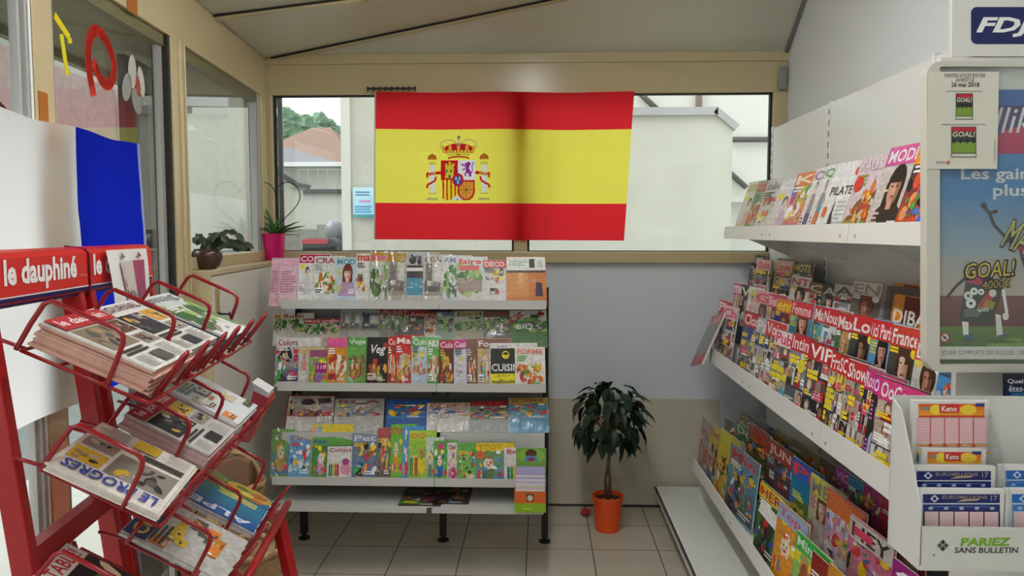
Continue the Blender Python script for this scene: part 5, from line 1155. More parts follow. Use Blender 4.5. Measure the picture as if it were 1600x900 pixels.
side_row(F1, .885, .855, SZ['low']+.002, ', low wall shelf front step', G3, .03, w0=.265, **KS)

# ------------------------------------------------------------------ lottery stand: poster frame, sign, notice, slip holder
YS = 1.75
def S3(px, py, y=YS): return aty(px, py, y)
def rrect(x0, y0, x1, y1, rad, n=5):      # pixel rectangle with rounded corners, counter-clockwise seen from the front
    p = []
    for cx, cy, a0 in ((x1-rad, y0+rad, 0), (x0+rad, y0+rad, 90), (x0+rad, y1-rad, 180), (x1-rad, y1-rad, 270)):
        for i in range(n+1): a_ = math.radians(a0+90*i/n); p.append((cx+rad*math.cos(a_), cy-rad*math.sin(a_)))
    return p
class PX(Art):       # art in photograph pixels on a real upright plane at depth y
    def __init__(s, y): super().__init__(4e-5); s.y = y; s.w = (0, 1, 0, 1)
    def r(s, x0, y0, x1, y1, col): s.poly([(x0, y1), (x1, y1), (x1, y0), (x0, y0)], col)
    def g(s, x0, y0, x1, y1, ctop, cbot): s.items.append(([(x0, y1), (x1, y1), (x1, y0), (x0, y0)], [(0, 1, 2, 3)], [cbot, cbot, ctop, ctop]))
    def e(s, cx, cy, rx, ry, col, n=16): s.poly([(cx+rx*math.cos(2*math.pi*i/n), cy-ry*math.sin(2*math.pi*i/n)) for i in range(n)], col)
    def t(s, tx, x0, y0, x1, y1, col, shear=0., off=.02, rot=0.): s.text(tx, x0, y1, x1, y0, col, shear, off, rot)
    def put(s, mb, start=.0006): s.emit(mb, lambda u, v, l: aty(u, v, s.y)+Vector((0, -l, 0)), start=start)
LS = empty('lottery_stand', (S3(1600, 450).x, 1.8, 0), 'white lottery counter stand carrying a poster frame at the shop side', 'display stand')
b = MB(); x0s = S3(1447, 600).x
b.box(x0s+.08, x0s+.62, 1.78, 1.8, .85, S3(1500, 0).z+.12); b.build('back_board', WHITEPLAS, LS)
b = MB(); b.box(x0s+.12, x0s+.6, 1.56, 1.82, .06, .8); b.build('pedestal', WHITEPLAS, LS, bevel=.01)
b = MB(); b.box(x0s+.16, x0s+.56, 1.6, 1.8, 0, .06); b.build('plinth', BLACK, LS)
b = MB(); b.box(x0s+.08, x0s+.62, 1.65, 1.782, .8, .86); b.build('counter', WHITEPLAS, LS, bevel=.006)
# poster frame: outer ring
FRX = 1722
out = rrect(1443, 98, FRX, 580, 22); inn = rrect(1463, 140-34, FRX-20, 568, 4)
b = MB(); n = len(out)
yf0, yf1 = 1.735, 1.765
O = [aty(x, y, YS) for x, y in out]; I = [aty(x, y, YS) for x, y in inn]
for i in range(n):
    j = (i+1) % n
    a, c_, d, e_ = O[i], O[j], I[j], I[i]; f_ = lambda p, y: Vector((p.x, y, p.z))
    b.face([f_(a, yf0), f_(e_, yf0), f_(d, yf0), f_(c_, yf0)][::-1]); b.face([f_(a, yf0), f_(c_, yf0), f_(c_, yf1), f_(a, yf1)][::-1]); b.face([f_(e_, yf0), f_(d, yf0), f_(d, yf1), f_(e_, yf1)]); b.face([f_(a, yf1), f_(c_, yf1), f_(d, yf1), f_(e_, yf1)][::-1])
PF = empty('poster_frame', (S3(1580, 580).x, 1.75, S3(1580, 580).z), 'large cream rounded poster frame with a football lottery poster', 'poster frame')
b.build('frame', CREAMPLAS, PF)
P = PX(1.752); b = MB()
q = [aty(x, y, 1.754) for x, y in ((1455, 572), (1712, 572), (1712, 102), (1455, 102))]; b.prism(q, (0, .004, 0), 0, 'e2e0d8')
P.r(1456, 102, 1712, 572, 'e6e4dc')
P.g(1456, 140, 1704, 300, '1d63b4', '3f8cc8'); P.g(1456, 300, 1704, 400, '3f8cc8', 'a9b8bc'); P.g(1456, 400, 1704, 462, 'b4b6b2', 'cbb8a8'); P.g(1456, 462, 1704, 512, '8a4a44', '6a2a28')
P.g(1456, 510, 1704, 568, '6f8a34', '3f5a24')
r = random.Random(3)
for i in range(16): P.e(r.uniform(1460, 1690), r.uniform(520, 540), r.uniform(8, 26), 3, r.choice(['8aa444', '5a7a2c', '4a6a28']), 8)
P.r(1560, 165, 1704, 240, '4a2a6a'); P.e(1600, 228, 50, 30, 'c81e5a', 20); P.r(1560, 240, 1704, 262, '3f8cc8'); P.t('illiko', 1540, 168, 1640, 208, 'f0eef0', .3, 0)
P.t('Les gains', 1501, 262, 1622, 286, 'f0f0ee'); P.t('plus', 1551, 288, 1606, 312, 'f0f0ee')
P.line([(1534, 318), (1545, 333), (1553, 352), (1578, 378)], 5, '2a2420'); P.line([(1545, 333), (1557, 330)], 5, '2a2420')
for x in (1531, 1536, 1540): P.line([(1541, 330), (x, 314+abs(x-1536))], 2.2, '2a2420')
P.poly([(1590, 388), (1660, 350), (1690, 450), (1618, 480)], '3a2420'); P.poly([(1588, 384), (1650, 356), (1654, 376), (1596, 402)], 'c41e5a')
P.t('MAXI', 1566, 350, 1640, 400, '1a1612', .3, .06, .35); P.t('MAXI', 1568, 352, 1638, 397, 'd8c860', .3, .0, .35)
P.line([(1508, 434), (1492, 448), (1478, 466)], 4, '241c18'); P.poly([(1510, 428), (1570, 440), (1548, 508), (1498, 500)], '2c3a24'); P.poly([(1512, 428), (1566, 438), (1562, 452), (1508, 444)], '2a2a6a'); P.poly([(1512, 428), (1536, 432), (1532, 446), (1510, 442)], 'c01e4a')
P.poly([(1545, 452), (1558, 456), (1538, 482), (1526, 478)], 'c02a24'); P.poly([(1540, 468), (1555, 472), (1550, 484), (1534, 480)], 'a88a1e')
for x, y, k in ((1512, 462, 7), (1521, 455, 6), (1516, 474, 8), (1532, 456, 5)): P.e(x, y, k, k, 'e8e8e4', 12); P.e(x, y, k*.35, k*.35, '222', 6)
P.e(1550, 458, 6, 6, 'd8d8d2', 10); P.bars(1504, -0, 1504, 0, 1, '000', r) if 0 else None
for k in range(4): P.r(1505, 484+3*k, 1535-2*k, 485+3*k, '9aa08a')
P.t('GAIN', 1526, 480, 1543, 487, 'e0e0d8')
P.poly([(1502, 502), (1512, 503), (1512, 523), (1504, 524)], 'e6e4e0'); P.poly([(1504, 522), (1518, 524), (1520, 533), (1514, 530)], '3a6a9a'); P.poly([(1554, 490), (1562, 492), (1566, 524), (1556, 526)], 'dedcd8'); P.poly([(1556, 524), (1578, 520), (1574, 526), (1560, 529)], '5a6a74'); P.line([(1566, 452), (1572, 490)], 5, 'e6e4e0'); P.e(1570, 494, 5, 6, 'e6e4e0')
P.t('GOAL!', 1504, 406, 1588, 436, '1a1612', .25, .07, -.08); P.t('GOAL!', 1507, 409, 1585, 433, 'd8c048', .25, .0, -.08)
P.t('4000€', 1532, 434, 1580, 452, '1a1612', .2, .06, -.1); P.t('4000€', 1533, 436, 1579, 450, 'b8a040', .2, .0, -.1)
P.e(1475, 527, 8, 8, 'b0382c'); P.e(1475, 527, 6, 6, 'e0ddd6'); P.line([(1470, 522), (1480, 532)], 2, 'b0382c'); P.e(1475, 527, 2.5, 2.5, '3a3a6a', 8)
P.poly(rrect(1466, 541, 1690, 561, 4), 'dcdad2'); P.t('JOUER COMPORTE DES RISQUES : DEPENDANCE, ISOLEMENT', 1470, 547, 1684, 556, '55534e', 0, 0)
P.put(b); b.build('poster', PRINT, PF)
b = MB(); q = [aty(x, y, 1.7475) for x, y in ((1456, 571), (1712, 571), (1712, 103), (1456, 103))]; b.prism(q, (0, .002, 0)); b.build('clear_cover', ACRYL, PF)
# notice sheet taped over the frame
b = MB(); q = [aty(x, y, 1.733) for x, y in ((1449, 264), (1558, 264), (1561, 112), (1451, 112))]; b.prism(q, (0, .0012, 0), 0, 'dcdacb')
P = PX(1.733); TX = '4a4a48'
P.t('FAITES-VOUS PAYER', 1476, 115, 1540, 121, TX, 0, .01); P.t('AVANT LE', 1493, 122, 1522, 128, TX, 0, .01); P.t('26 mai 2018', 1486, 128.5, 1530, 136, '2c2c2a', 0, .02)
P.r(1478, 142, 1535, 143.5, '9a9a92'); P.r(1471, 194, 1541, 195.5, '9a9a92')
for (x0, y0, x1, y1) in ((1493, 146, 1520, 187), (1486, 198, 1525, 246)):
    h_ = y1-y0; P.r(x0, y0, x1, y1, '3a4438'); P.r(x0+1, y0+1, x1-1, y0+h_*.16, 'b8283a'); P.t('GOAL!', x0+2, y0+h_*.16, x1-2, y0+h_*.33, 'd8d4c0', .2, .02); P.r(x0+1, y0+h_*.5, x1-1, y0+h_*.85, '7a9a3a'); P.r(x0+1, y0+h_*.88, x1-1, y1-1, 'd0ccc0')
    for k in range(4): P.e(x0+4+k*(x1-x0-8)/3, y0+h_*.46, 3, 4, '2a2c30', 8)
P.e(1481, 254, 3, 3, 'c05a4a', 8); P.r(1462, 252, 1476, 255, 'aaa'); P.r(1553, 220, 1554.5, 252, 'aaa9a0'); P.put(b)
tag(b.build('paper_notice', PRINT, origin=S3(1505, 264, 1.733)), 'cream paper notice with two small ticket pictures taped on the poster frame', 'notice')
# sign above
b = MB(); q = [aty(x, y, 1.772) for x, y in ((1487, 88), (1760, 88), (1760, -60), (1487, -60))]; b.prism(q, (0, .006, 0), 0, 'e2e0da')
P = PX(1.772); P.poly(rrect(1517, 11, 1700, 69, 9), '14205a'); P.t('FDJ', 1525, 27, 1612, 58, 'f2f2f0', .28, .035); P.put(b)
tag(b.build('lottery_sign', PRINT, origin=S3(1600, 88, 1.772)), 'white sign board with a navy panel and white slanted capitals above the poster', 'sign')
b = MB(); q = [aty(x, y, 1.768) for x, y in ((1470, 104), (1800, 104), (1800, 90), (1470, 90))]; b.prism(q, (0, .012, 0)); b.build('rail', WHITEPLAS, LS)
# slip holder
def H(px, py, y): return aty(px, py, y)
HL = empty('slip_holder', (H(1500, 890, 1.56).x, 1.56, .86), 'white and clear slip holder with betting slips under the poster', 'slip holder')
b = MB(); q0 = H(1437, 892, 1.52); q1 = H(1760, 892, 1.52); zt_ = .86
ztr = H(1500, 893, 1.51).z
b.box(q0.x-.004, q1.x, 1.512, 1.648, ztr, ztr+.008); b.build('tray', WHITEPLAS, HL)
b = MB(); xs_ = q0.x-.006; zz = lambda px, py, y: aty(px, py, y).z
side = [(xs_, 1.515, ztr), (xs_, 1.515, zz(1436, 795, 1.515)), (xs_, 1.575, zz(1420, 690, 1.575)), (xs_, 1.612, zz(1400, 640, 1.612)), (xs_, 1.648, zz(1400, 622, 1.648)), (xs_, 1.648, ztr)]
b.prism(side, (.003, 0, 0)); b.build('side_panel', mat('frosted_side', 'dfe0dd', .25), HL)
xm_ = H(1556, 700, 1.56).x
b = MB(); b.prism([(xm_+p[1]*0+.012, p[1], p[2]) for p in side], (.003, 0, 0)); b.build('divider', ACRYL, HL)
b = MB(); b.box(xs_, q1.x, 1.647, 1.65, ztr, zz(1450, 618, 1.648)); b.build('back_panel', WHITEPLAS, HL)
b = MB(); f0, f1 = H(1438, 888, 1.515), H(1760, 826, 1.515); b.box(f0.x, f1.x, 1.511, 1.515, f0.z, f1.z, 0, 'd8d8d0')
P = PX(1.511); P.t('PARIEZ', 1500, 840, 1580, 853, '7ab030', .15, .045); P.t('SANS BULLETIN', 1491, 855, 1591, 864, '3a3a38', .1, .02)
for dx, dy in ((0, -5), (5, 0), (0, 5), (-5, 0)): P.poly([(1473+dx-4.2, 852+dy), (1473+dx, 852+dy+4.2), (1473+dx+4.2, 852+dy), (1473+dx, 852+dy-4.2)][::1], '2a2c2a' if dx == 0 else '55585a')
P.e(1459, 867, 2, 2, '8a8a84', 8); P.put(b); b.build('front_plate', PRINT, HL)
def slips(x0, y0, x1, y1, y, kind, label, grp=None, th=.012):
    b = MB(); base = ztr+.009; a_ = H(x0, y0, y); c_ = H(x1, y0, y)
    b.box(a_.x, c_.x, y, y+th, base, a_.z, 0, 'e6e4e0'); P = PX(y); w_ = x1-x0
    if kind == 'k':
        P.r(x0+8, y0+7, x1-8, y0+22, 'e8962a'); P.g(x0+8, y0+5, x1-8, y0+23, 'e04a1e', 'f0a82a'); P.e(x0+w_*.3, y0+14, 10, 8, 'f4d83a'); P.e(x0+w_*.72, y0+14, 13, 8, 'f4d040'); P.r(x0+w_*.34, y0+6, x0+w_*.6, y0+19, 'd02a1e'); P.t('Keno', x0+w_*.37, y0+8, x0+w_*.57, y0+17, 'f8f0e8'); P.r(x0+w_*.1, y0+9, x0+w_*.22, y0+15, '9a8a7a'); P.r(x1-22, y0+4, x1-8, y0+9, '2a3a8a')
        if y1-y0 > 40:
            P.r(x0+8, y0+23, x1-8, y0+26, 'd8402a')
            for k in range(5):
                xx = x0+4+k*(w_-8)/5; P.r(xx+.8, y0+27, xx+(w_-8)/5-.8, y0+66, 'ecc4c8')
                for m in range(9): P.r(xx+1.5, y0+29+m*4, xx+(w_-8)/5-1.5, y0+29.8+m*4, 'dc9aa2')
                P.r(xx+.8, y0+68, xx+(w_-8)/5-.8, y0+70.5, 'e8a050')
                if k: P.r(xx-.6, y0+26, xx+.6, y0+76, 'd03a34'); P.e(xx, y0+69, 3.5, 2, 'd03a34', 8)
            P.r(x0+3, y0+78, x1-3, y0+83, 'f0a82a'); P.r(x0+3, y0+84, x0+16, y0+94, '4a8a9a')
    else:
        n_ = '16206a' if kind == 'e' else '1a6ac0'; n2 = '1c2a7a' if kind == 'e' else '2f80d0'
        P.r(x0+8, y0+8, x1-8, y0+22, n_); P.r(x0+8, y0+24, x1-8, y0+34, n2); xx = x0+26; P.poly([(xx-7, y0+15), (xx, y0+21), (xx+7, y0+15), (xx, y0+9)], 'd8dce8'); P.e(xx, y0+15, 3, 3, n_, 8)
        if kind == 'e': P.t('EUROMILLIONS', x0+38, y0+10, x1-28, y0+15.5, '9a8a78', 0, .02); P.poly([(x0+60, y0+20), (x0+92, y0+18), (x0+98, y0+15), (x0+70, y0+16)], 'b8a080'); P.t('17', x1-22, y0+10, x1-12, y0+18, 'a89a90', 0, .02)
        else: P.t('LOTO', x0+38, y0+10, x0+70, y0+20, 'f0f4f8')
        for k in range(5): xc = x0+20+k*(w_-40)/4; P.e(xc, y0+30, 4, 2.4, 'b8bcd0', 8)
        P.r(x0+18, y0+27, x1-24, y0+27.8, '8a94c0')
        if y1-y0 > 40:
            P.r(x0+8, y0+34, x1-8, y1+6, '2a1c3a' if kind == 'e' else '5aa0e0')
            for k in range(5):
                xx = x0+10+k*(w_-20)/5; P.r(xx+.4, y0+35, xx+(w_-20)/5-1.4, y1+6, 'ecd0d4')
                for m in range(9): P.r(xx+1.2, y0+37+m*3, xx+(w_-20)/5-2.2, y0+37.7+m*3, 'dca8b0')
    P.items = [it for it in P.items]
    P.put(b); tag(b.build('betting_slips', PRINT, origin=((a_.x+c_.x)/2, y, base)), label, 'betting slips', grp)
slips(1427, 626, 1546, 726, 1.622, 'k', 'orange-headed pad of betting slips standing tallest at the back of the holder')
slips(1441, 701, 1541, 730, 1.602, 'k', 'orange-headed smaller pad of betting slips between the tall pad and the navy ones')
slips(1424, 728, 1556, 765, 1.568, 'e', 'navy-headed pad of betting slips standing behind another navy one')
slips(1434, 764, 1570, 826, 1.535, 'e', 'navy-headed pad of betting slips at the front of the holder with pink columns')
slips(1563, 727, 1690, 765, 1.568, 'b', 'bright blue pad of betting slips, rear one, beside the navy pads')
slips(1573, 764, 1700, 826, 1.535, 'b', 'bright blue pad of betting slips, front one, beside the navy pads')
b = MB(); q = [aty(x, y, 1.70) for x, y in ((1568, 672), (1700, 672), (1700, 584), (1568, 584))]; b.prism(q, (0, .003, 0), 0, '14182c')
P = PX(1.70); P.g(1571, 600, 1700, 640, '101830', '1a4a8a'); P.t('Quel joueur', 1574, 592, 1636, 601, 'd8dce0', 0, .01); P.t('êtes-vous ?', 1576, 602, 1634, 612, 'd8dce0', 0, .01); P.t('TESTEZ', 1580, 614, 1612, 621, '4a9ad8', 0, .02); P.poly([(1590, 640), (1600, 648), (1612, 640), (1600, 628)], 'c85a6a'); P.r(1586, 644, 1640, 654, 'b04a5a'); P.r(1578, 659, 1650, 666, 'c8ccd0'); P.put(b)
tag(b.build('dark_leaflet', PRINT, origin=S3(1620, 672, 1.70)), 'dark blue leaflet with a red emblem standing to the side under the poster', 'leaflet')
b = MB(); q = [aty(x, y, 1.66) for x, y in ((1562, 726), (1720, 726), (1720, 679), (1562, 679))]; b.prism(q, (0, .02, 0), 0, 'b4d4dc'); P = PX(1.66); P.e(1600, 708, 9, 7, '4a7ac0'); P.e(1603, 722, 8, 7, '3a2a24'); P.r(1565, 684, 1582, 722, 'c8e0e4'); P.put(b)
tag(b.build('pale_leaflet', PRINT, origin=S3(1620, 726, 1.66)), 'pale turquoise leaflet pad behind the bright blue slips', 'leaflet')

# ------------------------------------------------------------------ red newspaper rack
al = math.radians(7.6)
EU = Vector((-math.sin(al), math.cos(al), 0)); EN = Vector((math.cos(al), math.sin(al), 0))
QT = Matrix((EN, EU, Vector((0, 0, 1)))).transposed().to_4x4()          # local: x = towards the aisle, y = along the rack, z up; origin at the viewer's foot
def Q(n, u, z): return QT @ Vector((n, u, z))
U0, U1 = 1.63, 2.52
NR = empty('newspaper_rack', Q(-.8, 2.05, 0), 'red metal newspaper rack with two red header signs by the glass door', 'rack', rotz=al)
def lean(z): return -.9+(1.5-z)*.115
for u in (U0+.01, 2.035, 2.1, U1):
    b = MB(QT); b.bar((lean(1.5), u, 1.5), (lean(.02), u, .02), .045, .03, up=(0, 1, 0)); b.build('post', RED, NR, bevel=.004)
for u in (U0+.01, U1):
    b = MB(QT); b.bar((lean(.02)+.01, u, .04), (lean(0)+.42, u, .04), .04, .04); b.bar((lean(.75), u, .74), (lean(0)+.40, u, .03), .03, .035, up=(0, 1, 0)); b.build('leg', RED, NR, bevel=.003)
for z in (.93, .3): b = MB(QT); b.bar((lean(z), U0, z), (lean(z), U1, z), .03, .05); b.build('cross_bar', RED, NR)
TEXTW = 'f2eeea'
def header(u0, u1, txt, x0f, x1f):
    b = MB(QT); prof = []; zc, n0 = 1.51, -.905
    for n_, z_ in ((0, 0), (.02, .004), (.03, .014), (.0335, .026), (.0335, .06), (.0335, .085), (.0335, .106), (.024, .117), (.008, .122)): prof.append((n0+n_+.006, 1.44+z_))
    pts = [(p[0], u0, p[1]) for p in prof]; poly = pts+[(n0-.012, u0, 1.562), (n0-.012, u0, 1.44)]
    b.prism(poly, (0, u1-u0, 0), 0, 'c81e1c')
    A = Art(6e-5); A.rect(0, .0, 1, .035, '1c2466'); A.rect(0, .035, 1, .14, '1c2466'); A.rect(0, .14, 1, .2, '1c2466'); A.rect(0, .2, 1, .225, 'e8e6e4'); 
    hh = MB(QT)
    def onp(u, v, l):
        v = min(1, max(0, v)); z_ = 1.44+.122*v; i = 0
        while i < 7 and prof[i+1][1] < z_: i += 1
        f_ = (z_-prof[i][1])/(prof[i+1][1]-prof[i][1]); n_ = prof[i][0]*(1-f_)+prof[i+1][0]*f_
        return (n_+l, u0+u*(u1-u0), z_)
    for k in range(4): A.items.append(([(0, .2*0+.0), (0, 0), (0, 0)], [(0, 1, 2)], '1c2466')) if 0 else None
    A.text(txt, x0f, .28, x1f, .85, TEXTW, 0, .036); A.rect(.88, .42, .98, .47, 'd85a4a')
    A.emit(b, onp, start=.0012)
    b.build('header_sign', PRINT, NR)
    b = MB(QT); b.prism([(p[0]+.004, u0-.006, p[1]) for p in prof]+[(n0-.016, u0-.006, 1.566), (n0-.016, u0-.006, 1.436)], (0, .006, 0)); b.build('end_cap', mat('dark_red', '7a1218', .35), NR)
header(1.64, 2.055, 'le dauphiné', .07, .85); header(2.065, 2.5, 'le dauphiné', .05, .83)
# paper sheet hung over the second header
def onN(px, py, n):
    d = ray(px, py); return EYE+d*(n/d.dot(EN))
sh = [onN(166, 391, -.853), onN(229, 388, -.853), onN(239, 470, -.84), onN(181, 486, -.84)]
b = MB(); c0_, c1_, c2_, c3_ = sh
fwd = Vector((.06, -.02, 0))
def shp(u, v, l=0): p = c3_.lerp(c2_, u).lerp(c0_.lerp(c1_, u), v); return p+EN*(.0+l+.008*math.sin(u*5+v*2)*(1-v))
b.grid(lambda u, v: shp(u, v)-EN*.001, [i/8 for i in range(9)], [i/8 for i in range(9)], lambda u, v: 'e9e9e6')
A = Art(4e-5); r = random.Random(9); A.rect(.24, .12, .56, .8, 'c9c0bc'); A.rect(.56, .1, .86, .8, '9a3a64'); A.bars(.62, .2, .82, .74, 7, 'd8a8c0', r, .35)
for k in range(6): A.rect(.26+.15*(k % 2), .16+.2*(k//2), .39+.15*(k % 2), .33+.2*(k//2), ['8a5a50', '6a7a80', 'b0403a', '9a9a90', 'c8b0a0', '555'][k])
for x in (.28, .7): A.poly([(x, .86), (x+.1, .86), (x+.02, .96)], '8a3a4a' if x > .5 else '6a6a70')
A.emit(b, lambda u, v, l: shp(u, v, l), start=.004); so = b.build('paper_sheet', PRINT, origin=c3_); tag(so, 'white paper sheet with a purple column clipped over the red header sign', 'paper')
# wire baskets: three columns, three tiers, each a sloping tray
TIER = [(1.375, -.80, 1.27, -.575), (1.135, -.765, 1.02, -.56), (.865, -.725, .745, -.522), (.89, -.80, .77, -.60)]
COLS = [(1.60, 1.88), (1.90, 2.16), (2.19, 2.48)]
def tray_pt(k, u, s, l=0):     # s 0 back .. 1 front along the tray; l lifts along its normal
    z0, n0, z1, n1 = TIER[k]; d = Vector((n1-n0, 0, z1-z0)); nn = Vector((-(z1-z0), 0, n1-n0)).normalized()
    return Q(*(Vector((n0, u, z0))+d*s+nn*l))
WR = .0042
for k_ in range(3):
    for ci, (u0, u1) in enumerate(COLS):
        k = 3 if (k_, ci) == (2, 0) else k_
        b = MB()
        if k == 3: u0, u1 = 1.585, 1.82
        b.tube([tray_pt(k, u0, 0, -.006), tray_pt(k, u0, 1.04, -.006), tray_pt(k, u1, 1.04, -.006), tray_pt(k, u1, 0, -.006)], WR, 6, closed=True)
        for s in (.3, .65): b.tube([tray_pt(k, u0, s, -.006), tray_pt(k, u1, s, -.006)], WR*.8, 6)
        for u in (u0+.09, u1-.09): b.tube([tray_pt(k, u, 0, -.006), tray_pt(k, u, 1.04, -.006)], WR*.8, 6)
        z = TIER[k][0]; b.tube([tray_pt(k, u0+.02, 0, -.006), Q(lean(z)+.02, u0+.02, z+.02)], WR, 6); b.tube([tray_pt(k, u1-.02, 0, -.006), Q(lean(z)+.02, u1-.02, z+.02)], WR, 6)
        bk = b.build('wire_basket', REDW, NR, smooth=True)
        for u in (u0-.006, u1+.004) if ci == 2 else (u0-.006,):
            b = MB(); hgt = .108
            pts = [tray_pt(k, u, -.03, -.006), tray_pt(k, u, -.01, .05), tray_pt(k, u, .02, hgt-.012), tray_pt(k, u, .06, hgt), tray_pt(k, u, .6, hgt), tray_pt(k, u, .66, hgt-.008), tray_pt(k, u, .68, hgt-.024), tray_pt(k, u, .69, .05), tray_pt(k, u, .7, -.006)]
            b.tube(pts, WR*1.25, 7); b.build('side_loop', REDW, bk, smooth=True)
        for u in (u0+.07, u1-.06):
            b = MB(); hw = .022
            b.tube([tray_pt(k, u-hw, 1.0, -.006), tray_pt(k, u-hw, 1.06, .06), tray_pt(k, u-hw*.8, 1.08, .092), tray_pt(k, u, 1.09, .102), tray_pt(k, u+hw*.8, 1.08, .092), tray_pt(k, u+hw, 1.06, .06), tray_pt(k, u+hw, 1.0, -.006)], WR, 6); b.build('front_loop', REDW, bk, smooth=True)
b = MB(QT); z0, n0, z1, n1 = TIER[2]
b.prism([(n1+.03, 1.92, z1-.03), (n1+.03, U1-.02, z1-.03), (n1-.09, U1-.02, .45), (n1-.09, 1.92, .45)], (-.006, 0, 0)); b.build('front_panel', RED, NR)
b = MB(QT); b.tube([(n1+.045, 1.7, z1-.012), (n1+.045, U1, z1-.012)], .012, 8); b.build('front_rail', RED, NR, smooth=True)
b = MB(QT); b.bar((n1+.02, U1-.05, z1-.02), (n1+.16, U1-.1, .03), .04, .03); b.build('strut', RED, NR, bevel=.003)
# papers: M4 lies on the tray; local X along the rack, local Z up the slope (towards the wall), face up
def tray_M(k, u, s, lift, yaw=0, uo=0):
    X = QT.to_3x3() @ Vector((0, 1, 0)); Zv = (tray_pt(k, u, 0)-tray_pt(k, u, 1)).normalized(); fn = X.cross(Zv).normalized()
    if fn.z < 0: fn = -fn
    Y = Zv.cross(X)      # local y = into the pile
    M_ = Matrix((X, Y, Zv)).transposed().to_4x4(); M_.translation = tray_pt(k, u, s, lift)
    return M_ @ Matrix.Rotation(yaw, 4, 'Y')
def pile(k, u0, wd, s1, ln, n, t, name, label_top, label_rest, group, top, edge, jit=.006, rot180=False, yaw=0, lift0=0.0, paper=None, cat='newspaper', seed=1):
    r = random.Random(seed); src = None
    for i in range(n-1):
        lf = lift0+.001+(i+1)*t*1.06
        M_ = tray_M(k, u0+r.uniform(-jit, jit), s1+r.uniform(-jit, jit)*4, lf, yaw)
        if src is None:
            src = magazine(name, M_, wd, ln, t, 'text', edge, 'b8b4ac', '888', '', 'fff', None, label_rest, cat, group, paper=paper or NEWS, edge=edge)
        else:
            o = src.copy(); COL.objects.link(o); o.matrix_world = M_
    lf = lift0+.001+n*t*1.06
    M_ = tray_M(k, u0, s1, lf, yaw)
    if rot180: M_ = M_ @ Matrix.Translation((wd, 0, 0)) @ Matrix.Rotation(-math.pi/2, 4, 'Y'); wd, ln = ln, wd
    magazine(name, M_, wd, ln, t, *top, label_top, cat, None, paper=paper or NEWS, edge=edge)
def daup(c, r): c.rect(.02, .62, .98, .98, 'c8c4b0'); c.ell(.3, .84, .2, .08, 'a8906a'); c.rect(.1, .68, .62, .84, 'b02a30'); c.text('le dauphiné', .13, .71, .6, .81, 'f0e4e0')
def pile2(c, r): pass
NTOP = lambda title, tc, mc, a, b_, bgc='e4e1da', style='news': (style, bgc, a, b_, title, tc, mc)
pile(0, 1.615, .245, .97, .235, 11, .0048, 'newspaper', 'top newspaper with a red title box on the tall pile nearest in the rack', 'folded newspaper within the tall pinkish-edged pile in the top basket', 'newspapers in the tall pinkish pile', NTOP('le dauphin', 'f4e8e6', 'b4282e', '8a7a64', '6a4a3a'), 'd6a898', seed=2)
pile(0, 1.89, .25, .9, .24, 9, .0045, 'newspaper', 'crumpled newspaper with a photo of yellow pastries on top of its pile', 'folded newspaper within the grey pile under the pastry photo', 'newspapers in the grey pile', NTOP('JOURNAL', '6a4a5a', None, '3a3a40', 'd8a030'), 'b8b6b0', jit=.008, seed=3)
pile(0, 2.2, .235, .98, .26, 6, .0062, 'magazine', 'white magazine with faded pictures on top of the teal-edged pile', 'magazine within the teal-edged pile in the farthest top basket', 'magazines in the teal-edged pile', NTOP('mag', '9a9a9a', None, 'c9b8a8', '9ab08a', 'e9e8e4', 'garden'), '2a7a80', paper=PRINT, cat='magazine', seed=4)
pile(1, 1.595, .3, .98, .235, 4, .004, 'newspaper', 'pale newspaper lying upside down with a blue title and yellow band', 'folded newspaper beneath the upside-down one with the blue title', 'newspapers under the upside-down one', NTOP('LE PROGRES', '3a4a9a', None, '8a8278', 'd8b02a', 'e6dfd6'), 'e0d6cc', rot180=True, yaw=-.05, seed=5)
pile(1, 1.93, .25, .96, .22, 8, .0048, 'newspaper', 'newspaper with a red corner and a dark photo on top of its pile', 'newspaper within the pinkish ribbed pile of the second basket row', 'newspapers in the ribbed pile', NTOP('le journal', 'e8c8c8', 'a8242c', '2a2a30', 'd8b04a', 'c8c4c0'), 'd0b4b4', seed=6)
pile(1, 2.2, .24, .95, .25, 9, .0052, 'booklet', 'pale booklet with a faint map cover on top of the white pile', 'white booklet within the tall white pile beside the red leaflet holder', 'booklets in the white pile', NTOP('info', 'c8b84a', None, 'c8d8e0', 'd8c8a8', 'e4e8ea', 'blocks'), 'e2e0e0', paper=PRINT, cat='booklet', seed=7)
pile(3, 1.595, .2, .98, .25, 2, .004, 'magazine', 'white and black food magazine with a red headline title, lowest nearest basket', 'magazine lying just beneath the red-titled food magazine', None, NTOP('A TABLE!', 'c82a30', 'e6e4e0', 'b8562a', 'c82a34', '1e1c1c', 'food'), 'd8d4d0', paper=PRINT, cat='magazine', yaw=-.04, seed=8)
pile(2, 1.9, .25, 1.0, .27, 3, .0045, 'magazine', 'navy cookery booklet with yellow handwriting and a busy photo page', 'magazine beneath the navy cookery booklet', 'magazines under the cookery booklet', NTOP('Cuisine', 'd8c840', '1e2a6a', 'd88a3a', 'e8c83a', 'c8c8c4', 'blocks'), 'd8d8d8', paper=MAGP, cat='magazine', seed=9)
pile(2, 2.2, .265, 1.0, .27, 4, .0045, 'magazine', 'deep blue lake travel magazine in the farthest lowest basket', 'magazine beneath the blue lake travel magazine', 'magazines under the lake magazine', NTOP('ALPES', 'e8ecf0', '1a5aa8', '2a8a9a', 'e8d84a', '1c6a98', 'lake'), 'e0e0e4', paper=MAGP, cat='magazine', rot180=True, seed=10)
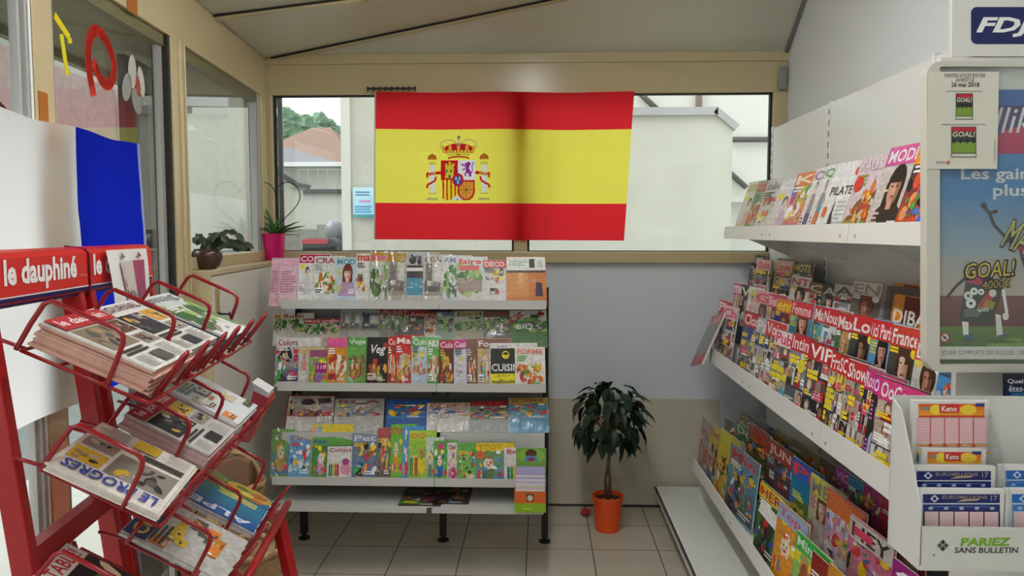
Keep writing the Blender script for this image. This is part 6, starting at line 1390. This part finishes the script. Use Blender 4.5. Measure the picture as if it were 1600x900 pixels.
# red leaflet holder at the end of the second tier
b = MB(); base = tray_pt(1, 2.4, 1.02)
p0, p1, p2, p3 = aty(372, 690, 2.42), aty(388, 692, 2.36), aty(420, 622, 2.36), aty(396, 612, 2.44)
b.prism([p0, p1, p2, p3], EU*.09); o = b.build('leaflet_bundle', mat('leaflet_red', 'c23a2a', .5), origin=p0); tag(o, 'thick red leaflet bundle standing at the front corner of the white booklet pile', 'leaflets')
b = MB(); b.prism([p3+Vector((.004, 0, .001)), p2+Vector((-.004, 0, .001)), p2+Vector((.0, 0, .016)), p3+Vector((-.004, 0, .03))], EU*.085, 0, 'e4e2e0'); b.build('page_tops', PRINT, o)['label'] = 'white page tops'
# wicker baskets on the floor behind the rack
for (cx_, cy_, hh, ww, lab, fill) in ((-1.21, 3.02, .6, .11, 'tall tan wicker basket with a brown paper bag behind the red rack', True), (-1.055, 2.74, .45, .115, 'lower tan wicker basket on the floor at the end of the red rack', False)):
    T = empty('wicker_basket', (cx_, cy_, 0), lab, 'basket'); b = MB(); prof = [(.0, 0), (ww*.8, 0)]
    for i in range(1, 25): prof.append((ww*(.8+.2*i/24)+(.004 if i % 2 else -.002), hh*i/24))
    prof += [(ww*.94, hh), (ww*.75, .03), (0, .03)]; b.lathe(prof, (cx_, cy_, 0), 26); b.build('basket', WICKER, T, smooth=True)
    b = MB(); b.tube([(cx_+ww*math.cos(a), cy_+ww*math.sin(a), hh+.005+.004*math.sin(a*9)) for a in (2*math.pi*i/30 for i in range(30))], .012, 7, closed=True); b.build('rim', WICKER, T, smooth=True)
    b = MB(); b.tube([(cx_+ww*.95*math.cos(a), cy_+.0, hh+.13*math.sin(a)) for a in (math.pi*i/14 for i in range(15))], .011, 7); b.build('handle', WICKER, T, smooth=True)
    if fill:
        b = MB(); b.prism([(cx_-.07, cy_-.04, .4), (cx_+.07, cy_-.04, .4), (cx_+.075, cy_-.05, hh+.1), (cx_+.02, cy_-.05, hh+.12), (cx_-.07, cy_-.045, hh+.09)], (0, .08, 0)); tag(b.build('paper_bag', KRAFT, origin=(cx_, cy_, .4)), 'crumpled brown paper bag standing in the tall wicker basket', 'bag')
